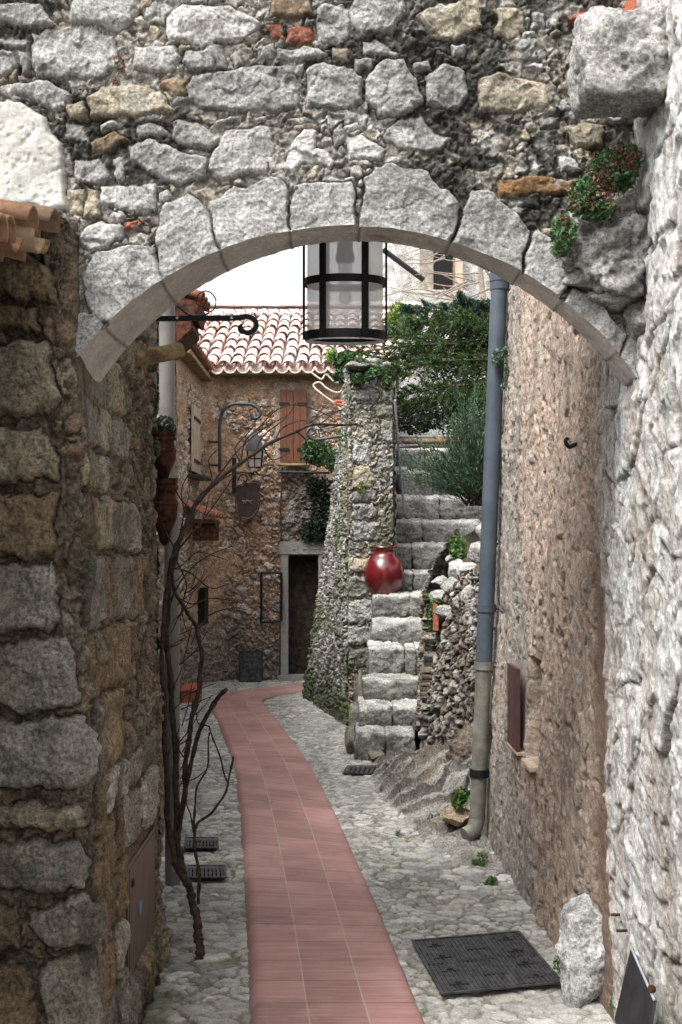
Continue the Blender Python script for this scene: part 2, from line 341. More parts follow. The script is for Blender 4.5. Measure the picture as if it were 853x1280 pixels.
def smooth_path(pts, m=6):
    p = np.array(pts, float); out = []
    for i in range(len(p)-1):
        a = p[max(i-1, 0)]; b = p[i]; c = p[i+1]; d = p[min(i+2, len(p)-1)]
        for k in range(m):
            t = k/m; out.append(.5*((2*b)+(-a+c)*t+(2*a-5*b+4*c-d)*t*t+(-a+3*b-3*c+d)*t**3))
    out.append(p[-1]); return np.array(out)
#==================================================================== THE ARCH WALL
D = 3.45; K = D/F
def wp(pts): return [((x-HX)*K, EYE-(y-HY)*K) for x, y in pts]
Z1 = 1.984
r1 = lambda pts: wp([(x/Z1, y/Z1) for x, y in pts]); r2 = lambda pts: wp([(x/Z1+423, y/Z1) for x, y in pts])
ST = [(r1(p), c) for p, c in [
 ([(-20,15),(60,5),(110,20),(140,60),(100,75),(-20,65)],'g'), ([(178,-40),(330,-30),(345,20),(335,60),(300,90),(240,65),(180,62)],'g'),
 ([(80,85),(120,70),(220,68),(285,95),(302,160),(255,195),(100,195),(85,160)],'q'), ([(405,45),(450,15),(560,12),(640,45),(655,70),(600,105),(470,115),(420,105)],'w'),
 ([(675,-25),(778,-25),(775,40),(740,52),(675,45)],'b'), ([(785,20),(850,12),(872,30),(868,100),(785,115),(778,60)],'g'),
 ([(328,120),(440,118),(458,150),(440,182),(335,182)],'g'), ([(458,125),(555,115),(560,170),(480,185),(455,165)],'q'),
 ([(570,130),(600,125),(612,160),(580,172)],'g'), ([(648,118),(680,110),(690,140),(660,160),(645,145)],'d'), ([(690,130),(760,115),(820,140),(800,155),(690,150)],'g'),
 ([(820,115),(868,120),(860,160),(825,145)],'t'), ([(657,65),(700,62),(705,105),(670,105)],'r'), ([(707,68),(775,65),(775,112),(707,112)],'r'),
 ([(-20,125),(30,130),(50,170),(30,190),(-20,195)],'g'), ([(45,125),(75,130),(85,185),(60,190)],'d'), ([(-20,92),(70,98),(75,118),(30,125),(-20,110)],'q'),
 ([(465,225),(480,190),(580,170),(720,160),(750,205),(740,270),(620,285),(500,270),(465,250)],'q'), ([(758,180),(785,160),(853,165),(895,190),(905,260),(860,278),(760,270)],'g'),
 ([(222,255),(245,215),(330,205),(400,225),(435,280),(330,295),(228,298)],'t'), ([(388,205),(430,188),(475,205),(460,245),(420,235)],'o'),
 ([(-20,212),(120,198),(180,235),(175,270),(140,285),(60,240),(-20,232)],'q'), ([(160,310),(200,305),(220,345),(175,355),(158,340)],'w'), ([(245,310),(280,302),(300,325),(255,330)],'w'),
 ([(222,352),(280,330),(322,352),(290,380),(225,380)],'o'), ([(345,310),(400,312),(420,335),(390,345),(342,340)],'g'), ([(425,298),(490,305),(548,340),(520,380),(470,365),(425,345)],'g'),
 ([(315,365),(360,345),(430,365),(515,400),(510,445),(430,460),(380,445),(330,400)],'g'), ([(520,390),(560,330),(620,315),(675,318),(687,375),(665,425),(530,450),(515,420)],'g'),
 ([(705,420),(750,320),(785,325),(785,370),(820,385),(825,425),(760,405),(730,430)],'w'), ([(185,395),(250,390),(285,440),(260,460),(185,455)],'g'), ([(282,395),(310,395),(318,450),(295,455)],'w'),
 ([(250,462),(385,458),(390,530),(330,528),(248,515)],'w'), ([(392,480),(420,472),(432,492),(410,510),(392,500)],'g'), ([(165,465),(210,465),(208,530),(165,535)],'t'), ([(212,460),(245,470),(248,540),(205,538)],'t'),
 ([(195,600),(215,560),(250,542),(300,560),(310,590),(260,620),(230,625)],'w'), ([(300,555),(340,545),(362,560),(305,575)],'r'),
 ([(178,205),(192,203),(195,235),(178,238)],'g'), ([(160,255),(215,255),(225,300),(175,300)],'t'),([(730,160),(758,158),(750,188),(728,182)],'w'),([(625,292),(660,290),(665,308),(630,308)],'g'),([(530,305),(590,290),(600,305),(545,322)],'g'),
 ([(180,560),(200,550),(200,575),(180,580)],'g'),([(670,400),(685,390),(690,425),(672,430)],'w'),([(820,320),(850,300),(870,350),(840,380)],'d'),([(700,300),(760,290),(790,305),(740,312)],'w')]]
ST += [(r2(p), c) for p, c in [
 ([(22,25),(60,-20),(160,-20),(175,40),(130,85),(60,95),(30,70)],'g'), ([(190,40),(250,5),(350,-5),(358,65),(290,105),(235,90)],'t'), ([(395,30),(430,15),(465,30),(462,80),(425,103),(392,80)],'t'),
 ([(60,110),(90,100),(155,130),(150,145),(65,145)],'g'), ([(65,195),(110,155),(165,155),(210,255),(150,290),(100,297),(75,260)],'g'), ([(210,195),(260,160),(320,175),(325,250),(290,280),(215,265)],'g'),
 ([(345,195),(400,185),(515,200),(520,270),(430,282),(350,275)],'t'), ([(20,340),(60,328),(115,370),(105,400),(25,405)],'w'), ([(110,340),(150,295),(200,290),(275,345),(250,375),(120,365)],'g'),
 ([(560,320),(610,300),(660,310),(655,370),(590,375)],'t'), ([(395,440),(575,445),(585,485),(400,487)],'k'), ([(280,110),(320,115),(315,150),(285,140)],'w'), ([(180,165),(225,155),(235,180),(190,190)],'g'),
 ([(40,150),(95,150),(80,180),(45,185)],'d'), ([(650,285),(730,285),(730,312),(655,305)],'w'), ([(480,35),(520,30),(515,75),(485,60)],'w'), ([(15,310),(50,300),(60,318),(20,325)],'w'), ([(540,395),(590,390),(610,425),(550,430)],'w'), ([(500,300),(545,290),(550,320),(505,330)],'d')]]
VO = [[(80,480),(88,410),(100,393),(122,393),(133,408),(116,452)], [(105,350),(120,322),(165,308),(193,312),(202,345),(206,362),(150,405),(130,400),(112,385)],
 [(197,300),(205,262),(235,245),(260,262),(273,325),(209,362)], [(264,255),(340,222),(358,232),(362,294),(278,322)], [(368,232),(440,232),(446,297),(366,297)],
 [(454,262),(458,227),(483,207),(534,217),(574,257),(558,312),(525,308),(452,297)], [(565,315),(589,242),(615,242),(660,290),(643,362),(600,335)], [(648,365),(667,292),(697,300),(712,345),(692,378),(690,395)],
 [(697,398),(712,362),(745,378),(778,425),(768,465)], [(770,470),(784,425),(805,430),(805,490)]]
ARC = dict(cx=(436-HX)*K, cz=EYE-(715-HY)*K, r=430*K)
for v in VO: ST.append((wp(v), 'q', .030, 2))
SP = (86-HX)*K; SPR = (792-HX)*K
xs = np.linspace(-1.25, .95, 620); ztop = 3.95
dx = np.clip(xs, SP, SPR)-ARC['cx']; zl = ARC['cz']+np.sqrt(np.maximum(ARC['r']**2-dx**2, 0))
t = np.linspace(0, 1, 430)**1.0
U = np.repeat(xs[None], len(t), 0); V = zl[None]+(ztop-zl[None])*t[:, None]
h, col, cat = relief(U, V, fill=[(.085, .06), (.04, .03)], polys=ST, s=3, bury=.34, mortar=(.20, .182, .15), H=.017, w=.010, rock=.009, joint=.003, mh=.012)
isv = (cat == 2)
# black lichen and pale crust, in patches of their own
li = fbm(U*3.2, V*3.2, o=4, s=77)*1.1+.55*fbm(U*22, V*22, o=3, s=78)+.45*sm(-.1, .35, U)*sm(2.45, 2.7, V)*sm(3.7, 3.3, V)
lm = sm(.20, .42, li)*np.where(cat == 2, .12, np.where(cat == 1, .35, 1)); col = blend(col, lm*.92, (.035, .034, .028))
wc = sm(.25, .55, fbm(U*14, V*14, o=3, s=81)+.3*vn(U*60, V*60, s=82)); col = blend(col, wc*.45, (.42, .415, .39))
spk = sm(.35, .6, vn(U*110, V*110, s=83))*np.where(cat == 2, .3, .12); col = blend(col, spk, (.48, .48, .46))
# scattered crumbling pitting on the dark patches
h = h+lm*.012*fbm(U*45, V*45, o=3, s=90, g=.7)
# plaster patch at left
pp = np.array(wp([(-60, 138), (30, 128), (58, 150), (76, 180), (82, 215), (84, 264), (-60, 262)]))
wU = U+.012*fbm(U*20, V*20, o=3, s=91); psd = poly_sd(wU, V+.01*vn(U*25, V*25, s=92), pp)
pm = psd > 0; bubble = fbm(U*55, V*55, o=3, s=93)
h = np.where(pm, .030*prof(psd, .012)+.003*fbm(U*9, V*9, s=94)+.0025*fbm(U*30, V*18, o=3, s=96)-.005*sm(.2, .5, bubble), h); col = np.where(pm[..., None], np.array((.47, .465, .43))*(1+.10*bubble-.18*sm(.0, .4, fbm(U*7, V*4, o=4, s=97))-.25*sm(-.33, -.40, U)*0)[..., None], col); cat = np.where(pm, 3, cat)
h = np.where((psd > -.01) & (psd <= 0), np.minimum(h, .008), h)
Y = D-h
Pg = np.stack([U, Y, V], -1)
arch = empty('arch_wall', (0, D, 0), 'grey rubble stone wall with a round arch spanning the lane', 'wall')
fc = np.stack([cat[:-1, :-1], cat[:-1, 1:], cat[1:, 1:], cat[1:, :-1]]).max(0)
grid_mesh('rubble_masonry', Pg, M['rub'], arch, col, fc < 2)
grid_mesh('arch_ring', Pg, M['rub'], arch, col, fc == 2)
o = grid_mesh('plaster_patch', Pg, M['soffit'], arch, col, fc == 3)
# soffit
yb = np.interp(xs, [-.8, -.45, -.1, .1, .85], [3.83, 3.71, 3.61, 3.59, 3.57])
tt = np.linspace(0, 1, 40)[:, None]; yf = Y[0][None]; SY = yf+(yb[None]-yf)*tt
SX = np.repeat(xs[None], 40, 0); ang = np.arctan2(SX-ARC['cx'], zl[None]-ARC['cz'])
jn = [math.atan2((x-436), -(y-715)) for x, y in [(128,405),(203,352),(276,315),(363,291),(450,290),(562,305),(646,346),(698,382),(771,440)]]
dj = np.min(np.abs(ang[..., None]+.012*vn(SY*9, SY*0, s=5)[..., None]-np.array(jn)), -1)
sh = .004*fbm(SX*12, SY*12, o=4, s=6)+.003*fbm(SX*50, SY*50, o=2, s=7)-.004*sm(.008, .002, dj)
sh *= np.minimum(1, tt*12)
scol = np.array((.58, .53, .48))*(1+.3*fbm(SX*7, SY*3, o=4, s=8))[..., None]; scol = blend(scol, sm(.007, .002, dj)*.6, (.08, .07, .06))
scol = blend(scol, sm(.1, .35, fbm(SX*9, SY*9, o=3, s=9))*.5*(np.abs(SX) < .16), (.25, .14, .07))
SPg = np.stack([SX, SY, zl[None]+sh], -1); grid_mesh('arch_soffit', SPg, M['soffit'], arch, scol, flip=True)
bk = np.stack([np.repeat(xs[None], 60, 0), np.repeat(yb[None], 60, 0), zl[None]+(ztop-zl[None])*np.linspace(0, 1, 60)[:, None]], -1)
bh, bc, _ = relief(bk[..., 0], bk[..., 2], fill=[(.14, .1)], s=61, rock=.004); bk[1:, :, 1] += bh[1:]*.6
grid_mesh('rear_masonry', bk, M['rub'], arch, bc, flip=True)
tp = np.stack([np.stack([xs, Y[-1], xs*0+ztop], -1), np.stack([xs, yb+.02, xs*0+ztop], -1)]); grid_mesh('wall_top', tp, M['rub'], arch, np.ones((2, len(xs), 3))*.3)
for (px, py, n_, sd) in [(152, 82, 40, 1)]:
    pass
#==================================================================== LEFT BUILDING
lh = empty('stone_house', (-.8, 3.6, 0), 'shadowed brown stone building with big corner blocks, nearest on the left', 'house')
DF = 3.395
def pq(pts): return [(((x-HX)*DF/F)+.745, EYE-(y-HY)*DF/F) for x, y in pts]   # u measured from the corner
_qc = dict(b='t', o='t', d='g')
QS = [([(-40,318),(50,318),(85,345),(86,380),(60,375),(-40,370)],'b'), ([(-40,378),(60,385),(62,418),(-40,415)],'b'), ([(-40,434),(70,430),(80,470),(90,500),(76,520),(-40,522)],'o'),
 ([(-40,538),(60,535),(80,560),(76,600),(-40,608)],'o'), ([(-40,617),(77,617),(74,695),(-40,700)],'b'), ([(-40,707),(72,705),(78,770),(62,790),(-40,790)],'d'),
 ([(-20,808),(85,795),(99,830),(96,880),(30,890),(-40,868)],'d'), ([(-40,905),(95,895),(110,935),(102,980),(20,984),(-40,970)],'d'), ([(-40,1003),(90,1005),(97,1035),(-40,1032)],'o'),
 ([(-40,1050),(90,1050),(105,1080),(98,1112),(20,1112),(-40,1100)],'d'), ([(22,1142),(90,1118),(121,1130),(112,1172),(60,1192),(30,1172)],'d'), ([(-60,1130),(12,1130),(15,1190),(-60,1190)],'b'),
 ([(30,1212),(110,1182),(138,1210),(138,1300),(40,1300)],'d'), ([(-60,1205),(20,1210),(30,1300),(-60,1300)],'b')]
# side stones: (y0,y1,z0,z1) big dressed blocks close to the corner
SQ = []
rg = np.random.default_rng(4); z = .02
while z < 2.5:
    hh_ = rg.uniform(.13, .24); u = .06+rg.uniform(0, .03)
    for _ in range(int(rg.integers(2, 5))):
        w_ = rg.uniform(.16, .36); j = lambda: rg.uniform(-.018, .018)
        SQ.append(([(u+.012+j()*.3, z+.012+j()*.4), (u+w_*.5, z+.008+j()*.5), (u+w_-.01+j()*.6, z+.014+j()*.6), (u+w_-.004, z+hh_*.5), (u+w_-.012+j(), z+hh_-.012+j()*.6), (u+w_*.4, z+hh_-.004+j()*.4), (u+.015+j()*.3, z+hh_-.014+j()*.4), (u+.006, z+hh_*.5)], ['o', 'd', 'd', 'g', 't', 'o'][int(rg.integers(0, 6))])); u += w_
    z += hh_
u = np.concatenate([np.linspace(-.62, -.06, 150), np.linspace(-.055, .07, 36), np.linspace(.075, 1.6, 350)]); v = np.linspace(-.05, 3.7, 620)
U, V = np.meshgrid(u, v)
h, col, cat = relief(U, V, fill=[(.17, .13), (.07, .055)], polys=[(pq(p), c, .05) for p, c in [(p_, {'b': 'o', 'o': 't', 'd': 'q'}[c_]) for p_, c_ in QS]]+[(p, c, .03) for p, c in SQ], s=130, bury=.25, chip=.6, mortar=(.12, .095, .07), mh=.012, rock=.011, H=.022, w=.014, joint=.006, warp=.013,
    fillcols=[(.25, .20, .145), (.2, .155, .11), (.30, .25, .19), (.28, .19, .13), (.24, .22, .19)], tilt=.14)
h = h+.02*fbm(U*2, V*2, o=3, s=131)+.008*fbm(U*14, V*10, o=4, s=134, g=.6)
im_ = sm(-.02, .04, U)*sm(.62, .5, U)*sm(1.95, 2.08, V); h = h*(1-im_)+.022*im_
stain = sm(.05, .4, fbm(U*4, V*2, o=4, s=132)); col = blend(col, stain*.35, (.24, .18, .12)); col = blend(col, sm(.3, .5, fbm(U*8, V*2.0, o=4, s=133))*.6, (.05, .045, .04))
col = blend(col, sm(.35, .5, fbm(U*5, V*5, o=3, s=135))*.35, (.38, .36, .32))
col = blend(col, (sm(.35, .1, V)*sm(.0, .3, fbm(U*8, V*8, o=3, s=136)))*.6, (.05, .06, .03))
xl = -.724-.03*V-.05*sm(.9, 1.5, U)*0
xc = np.interp(V, [0, .9, 1.3, 2.2, 4], [-.690, -.722, -.735, -.770, -.790])
rad = .035; th = np.clip((U+.04)/.08, 0, 1)*math.pi/2
X = np.where(U < 0, xc+U*1.0, xc+(xl-xc)*sm(0, .35, U)); Yy = np.where(U < 0, DF, DF+U)
cr = .5*(1-np.abs(np.clip(U/.05, -1, 1)))**2*.045
nx = np.sin(th); ny = -np.cos(th)
X = X+nx*h-cr; Yy = Yy+ny*h+cr
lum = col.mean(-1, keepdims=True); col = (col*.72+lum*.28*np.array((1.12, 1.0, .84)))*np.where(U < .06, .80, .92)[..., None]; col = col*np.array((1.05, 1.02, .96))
# far end turns the corner away from the lane
end = sm(1.50, 1.60, U); X = X-end*.30
hatch = (V > .17) & (V < .60) & (U > .69) & (U < 1.30)
xl2_ = -.7345; hz = (sm(.15, .19, V)*sm(.62, .58, V)*sm(.67, .71, U)*sm(1.33, 1.29, U)); X = X*(1-hz)+xl2_*hz
keep = ~((V > 2.58+.02*vn(U*9, V*0, s=1)) & (U < .40)); grid_mesh('wall', np.stack([X, Yy, V], -1), M['side'], lh, col, keep[:-1, :-1])
MB().box((-1.95, 2.0, 1.2), (1.9, 8.0, 2.4)).box((-1.9, 4.2, 2.6), (1.7, 1.4, 2.1)).build('rear_wall', M['soil'], lh)
# hatch door
hd = MB().box((-.729, DF+.997, .382), (.008, .545, .36)).build('hatch_door', M['steel'], lh, bevel=.003)
hfr = MB().box((-.731, DF+.997, .571), (.008, .60, .016)).box((-.731, DF+.997, .193), (.008, .60, .016)).box((-.731, DF+.712, .382), (.008, .02, .36)).box((-.731, DF+1.282, .382), (.008, .02, .36)).build('hatch_frame', M['steel'], hd)
MB().box((-.723, DF+.775, .50), (.008, .03, .025)).build('lock', M['iron'], hd)
MB().add(*(lambda m: (m.v, m.f))(MB().tube([(-.727, DF+.93, .37), (-.721, DF+.93, .37)], .026, 18))).build('badge', M['blue'], hd)
# log beam
lb = MB().tube(smooth_path([P(150, 452, 4.45), P(170, 449, 4.5), P(200, 443, 4.56), P(226, 438, 4.62)], 5), [.031]*15+[.030], 16)
lb.build('wooden_beam', M['log'], lh, True)
# tiled eave at the frame edge
def tile_strip(a, b, r0, r1, up=1, seg=10, th=.011, s=0, lift=(0, 0, 1)):
    """one canal tile from a (top) to b (lip)"""
    a, b = np.array(a, float), np.array(b, float); t = b-a; t /= np.linalg.norm(t); sd = np.cross(t, lift); sd /= np.linalg.norm(sd); n = np.cross(sd, t)
    v = []
    for (p, r) in ((a, r0), (b, r1)):
        for rr in (r, r-th):
            for k in range(seg+1):
                q = math.pi*k/seg; v.append(p+sd*math.cos(q)*rr+n*math.sin(q)*rr*up*.85)
    m = seg+1; f = []
    for k in range(seg):
        f += [(k, k+1, 2*m+k+1, 2*m+k), (m+k, 3*m+k, 3*m+k+1, m+k+1), (2*m+k, 2*m+k+1, 3*m+k+1, 3*m+k), (k, m+k, m+k+1, k+1)]
    f += [(0, 2*m, 3*m, m), (seg, m+seg, 3*m+seg, 2*m+seg)]
    return np.array(v), np.array(f)
def tiles(name, specs, mat, parent, cols, s=0):
    rg = np.random.default_rng(s); o = 0; Vs, Fs, Cs = [], [], []
    for sp in specs:
        v, f = tile_strip(*sp[:4], **(sp[4] if len(sp) > 4 else {})); c = np.array(cols[int(rg.integers(0, len(cols)))])*rg.uniform(.85, 1.15)
        Vs.append(v); Fs.append(f+o); Cs.append(np.repeat(c[None], len(v), 0)*(1+.12*rg.normal(size=(len(v), 1)))); o += len(v)
    return mesh_np(name, np.concatenate(Vs), np.concatenate(Fs), mat, parent, np.concatenate(Cs), True)
sp = []
for k in range(9):
    yy = 3.345-.125*k; dz = .010*((k*7) % 3-1)-.040*k-.038; xe = -.775-.012*k+.014*((k*5) % 3-1)
    sp.append(((-1.35, yy, 2.70+dz), (xe, yy+.01, 2.60+dz), .052, .062, dict(th=.012)))
    sp.append(((-1.35, yy-.062, 2.655+dz), (xe-.02, yy-.062, 2.565+dz), .052, .060, dict(up=-1, th=.012)))
    sp.append(((-1.35, yy, 2.645+dz), (xe-.09, yy, 2.52+dz), .05, .060))
tiles('roof', sp, M['tile'], lh, [(.34, .20, .12), (.28, .15, .09), (.38, .28, .18), (.22, .15, .10), (.30, .24, .18)], 3)
MB().prism([(0, 0), (.16, -.04), (.16, -.052), (0, -.014)], P(22, 252, 3.38)+np.array([-.02, .03, 0]), (1, 0, 0), (0, 0, 1), (0, -1, 0), .05).build('flashing', M['zinc'], lh)
#==================================================================== RIGHT WALL
rw = empty('rendered_wall', (.95, 5, 0), 'tall rough plastered wall, whitewashed near and tan further on, right of the lane', 'wall')
y = np.concatenate([np.linspace(-3, 2.2, 60), np.linspace(2.22, 4.6, 620), np.linspace(4.61, 7.05, 300)]); z = np.linspace(-.05, 4.5, 600)
Yg, Zg = np.meshgrid(y, z)
ycp = [-3, 2.6, 3.45, 4.2, 5.5, 7.05]
x0 = np.interp(Yg, ycp, [1.02, 1.0, .985, .955, .865, .815]); x22 = np.interp(Yg, ycp, [.86, .83, .845, .906, .925, .915]); x5 = np.interp(Yg, ycp, [.95, .86, .86, .93, 1.0, 1.08])
X = np.where(Zg < 2.2, x0+(x22-x0)*sm(-.6, 2.2, Zg)*1.0, x22+(x5-x22)*(Zg-2.2)/2.8)
wt = sm(4.30, 4.14, Yg+.05*fbm(Yg*2, Zg*3, o=3, s=200))       # whitewashed part
rough = .010*fbm(Yg*16, Zg*11, o=5, s=201, g=.62)+.006*ridge(Yg*30, Zg*16, o=3, s=202)
pit = sm(.42, .7, fbm(Yg*30, Zg*20, o=3, s=203)+.2)*.022
pebble = voro(Yg+.014*vn(Yg*30, Zg*30, s=3), Zg+.014*vn(Yg*28, Zg*28, s=6), .05, .04, 205)
pbm = sm(-.1, .25, fbm(Yg*5, Zg*5, o=3, s=220)); rough = rough+.008*prof(pebble[0], .009)*(pebble[1]**2)*1.3*pbm+.010*fbm(Yg*22, Zg*7, o=4, s=221, g=.65)
c1e, c1, c1u, c1v = voro(Yg+.05*vn(Yg*6, Zg*6, s=230), Zg+.05*vn(Yg*6, Zg*6, s=231), .30, .24, 232); c2e, c2, c2u, c2v = voro(Yg+.02*vn(Yg*14, Zg*14, s=233), Zg+.02*vn(Yg*14, Zg*14, s=234), .11, .09, 235); c3e, c3, c3u, c3v = voro(Yg, Zg, .035, .03, 236)
crag = .016*fbm(Yg*2.6, Zg*2.2, o=5, s=206, g=.6)+.005*ridge(Yg*9, Zg*7, o=4, s=207)+.006*fbm(Yg*40, Zg*35, o=3, s=208)+.006*(c1-.5)+((c1*7.1 % 1)-.5)*c1u*.07+((c1*13.3 % 1)-.5)*c1v*.09+.005*(c2-.5)+((c2*7.1 % 1)-.5)*c2u*.2+((c2*13.3 % 1)-.5)*c2v*.3+((c3*7.1 % 1)-.5)*c3u*.22-.009*sm(.012, .002, c1e)*(c1 > .3)-.010*sm(.3, .5, fbm(Yg*9, Zg*3, o=4, s=213))
hh = (1-wt)*(rough-pit+.02*fbm(Yg*1.5, Zg*1.2, o=3, s=209))+wt*crag
band = sm(4.16, 4.22, Yg+.02*vn(Yg*8, Zg*4, s=1))*sm(4.46, 4.34, Yg+.03*vn(Yg*8, Zg*5, s=2))*sm(1.9, 1.5, Zg)
hh = hh*(1-.7*band)-.018*band
slot = sm(5.40, 5.43, Yg)*sm(5.70, 5.67, Yg)*sm(.66, .68, Zg)*sm(1.16, 1.14, Zg); slot2 = sm(5.74, 5.77, Yg)*sm(6.12, 6.09, Yg)*sm(.66, .68, Zg)*sm(1.13, 1.11, Zg)
hh = hh*(1-np.maximum(slot, slot2))-.10*slot-.0*slot2
mort = np.array((.45, .345, .275)); 
col = np.ones(Yg.shape+(3,))*mort
mixn = fbm(Yg*1.4, Zg*.9, o=4, s=210); grey = sm(-.15, .25, mixn+.5*sm(5.2, 6.7, Yg)*1.0-.7*sm(1.0, 2.2, Zg)*sm(6.5, 5.9, Yg)+.12*sm(1.0, .3, Zg)+.0)
col = blend(col, grey*.85, (.26, .24, .215)); col = blend(col, sm(.05, .35, fbm(Yg*3, Zg*1.1, o=4, s=211))*.5, (.42, .31, .235))
col = blend(col, sm(0, .4, vn(pebble[1]*50, pebble[1]*31, s=4))*.4, (.44, .41, .36)); col = blend(col, sm(.004, .0, pebble[0])*.25*pbm, (.14, .11, .085)); col = blend(col, sm(.15, .4, fbm(Yg*14, Zg*4, o=4, s=222))*.55, (.17, .145, .12)); col = blend(col, sm(.3, .5, fbm(Yg*40, Zg*26, o=2, s=223))*.4, (.5, .47, .42))
col = blend(col, band*.9, (.20, .135, .10))
wcol = np.ones(Yg.shape+(3,))*np.array((.66, .655, .635))
wcol = blend(wcol, sm(.0, .35, fbm(Yg*3.5, Zg*1.0, o=5, s=212, g=.6))*.6, (.42, .36, .30)); wcol = blend(wcol, sm(.28, .5, fbm(Yg*9, Zg*3, o=4, s=213))*.6, (.24, .185, .14))
wcol = blend(wcol, sm(.014, .003, c1e)*(c1 > .3)*.7, (.13, .10, .08)); wcol = wcol*(.86+.24*c2)[..., None]; wcol = blend(wcol, sm(.008, .002, c2e)*(c2 > .6)*.5, (.2, .17, .14)); wcol = blend(wcol, sm(.70, .88, ridge(Yg*2.2+.6*fbm(Yg*3, Zg*3, o=3, s=5), Zg*.9, o=4, s=219))*.75, (.16, .12, .09)); wcol = blend(wcol, sm(.15, .35, fbm(Yg*30, Zg*22, o=3, s=218))*.25, (.25, .23, .21)); wcol = blend(wcol, sm(.45, .7, vn(Yg*55, Zg*45, s=214))*.4, (.2, .19, .17)); wcol = blend(wcol, sm(.5, .2, Zg)*sm(-.1, .3, fbm(Yg*6, Zg*6, s=216))*.4, (.3, .28, .25))
wcol = blend(wcol, sm(4.02, 4.2, Yg)*.6, (.42, .37, .31))
col = blend(col, wt, (0, 0, 0))+wcol*wt[..., None]
col = col*(1+.15*fbm(Yg*25, Zg*25, o=3, s=215))[..., None]
end = sm(7.0, 7.05, Yg)
Xr = X-hh*(1-end)+end*.35
grid_mesh('wall', np.stack([Xr, Yg, Zg], -1), M['white'], rw, col, flip=True)
MB().box((2.2, 2.0, 2.1), (2.0, 10.0, 4.4)).build('rear_wall', M['soil'], rw)
MB().box((.853, 5.93, .888), (.02, .31, .40)).build('hatch_door', M['oldcut'], rw, bevel=.002)
MB().box((.868, 5.93, .678), (.05, .34, .016)).box((.875, 5.55, .665), (.05, .26, .02)).build('sill', M['paleboard'], rw, bevel=.003)
hk = P(721, 555, 4.62); MB().tube(smooth_path([hk+(.06, 0, 0), hk, hk+(-.03, -.01, -.012), hk+(-.045, -.01, .01), hk+(-.035, -.01, .022)]), .008, 8).build('iron_hook', M['iron'], rw, True)
for q in (P(768, 1143, 4.05), P(775, 1163, 3.98)): MB().tube([q+(.08, 0, 0), q+(-.015, -.02, .005)], .005, 8).build('nail', M['rust'], rw, True)
# blocks near the arch
a_ = rockmesh('projecting_block', P(781, 80, 3.2), (.128, .12, .118), M['rock'], None, (.40, .39, .37), 5, box=1, cuts=14, rough=.18, stria=.2, colvar=.4); tag(a_, 'big pale stone block jutting from the top of the white wall', 'stone block')
a_ = rockmesh('ledge_boulder', P(764, 318, 3.42), (.135, .12, .115), M['rock'], None, (.33, .32, .30), 9, cuts=14, rough=.30, rot=.3, colvar=.5); tag(a_, 'craggy grey boulder bulging from the wall under the red and green succulents', 'boulder')
lst = []
for i, (px, py, sx, sz, sd) in enumerate([(735, 350, .07, .025, 4), (770, 372, .07, .03, 5), (718, 300, .035, .05, 6), (800, 400, .04, .06, 8), (785, 258, .045, .045, 7)]): rockmesh('r', P(px, py, 3.42), (sx, .06, sz), None, None, (.33, .31, .28) if i in (0, 1, 3) else (.44, .43, .4), sd+60, cuts=9, sub=4, rough=.15, join=lst)
be = empty('broken_ledge', P(760, 370, 3.42), 'broken stone slabs wedged below the craggy boulder at the arch shoulder', 'stone ledge')
for l_ in lst: joined('slab', [l_], M['rock'], be)
o = MB()
o.prism([(0, 0), (.17, .02), (.18, .035), (.02, .018)], P(712, 24, 3.40), (1, 0, 0), (0, 0, 1), (0, 1, 0), .06).prism([(0, 0), (.02, 0), (.022, .07), (.0, .06)], P(787, 20, 3.38), (1, 0, 0), (0, 0, 1), (0, 1, 0), .06)
tag(o.build('terracotta_shard', M['terra'], None, bevel=.003), 'broken terracotta tile edge set in the wall above the jutting block', 'tile')
# succulents
pts = np.concatenate([blob_pts(P(px, py, 3.3), (rx, .05, rz), n, s) for px, py, rx, rz, n, s in [(765, 215, .075, .06, 1700, 1), (735, 248, .06, .06, 1400, 2), (705, 290, .035, .05, 700, 3), (785, 200, .04, .05, 500, 4), (700, 310, .02, .025, 250, 5), (752, 262, .05, .03, 500, 6)]])
redm = fbm(pts[:, 0]*18, pts[:, 2]*18, o=2, s=6)+ .2 > np.random.default_rng(2).normal(size=len(pts))*.25+.2
sd_ = empty('succulent_clump', P(745, 270, 3.35), 'green and red succulent clump growing on the boulder at the right of the arch', 'plant')
leaves('green_leaves', pts[~redm], .015, sd_, ((.06, .14, .045), (.10, .18, .08), (.04, .09, .035)), .6, s=1); leaves('red_leaves', pts[redm], .012, sd_, ((.18, .07, .045), (.24, .14, .09), (.12, .08, .05)), .6, s=2)
pts = np.concatenate([blob_pts(P(151, 80, 3.38), (.018, .012, .028), 130, 9), blob_pts(P(145, 102, 3.38), (.012, .012, .012), 60, 8)])
tag(leaves('wall_sprig', pts, .010, None, ((.25, .06, .06), (.06, .12, .04)), .5, s=3), 'tiny reddish sprig growing between wall stones, upper left above the arch', 'plant')
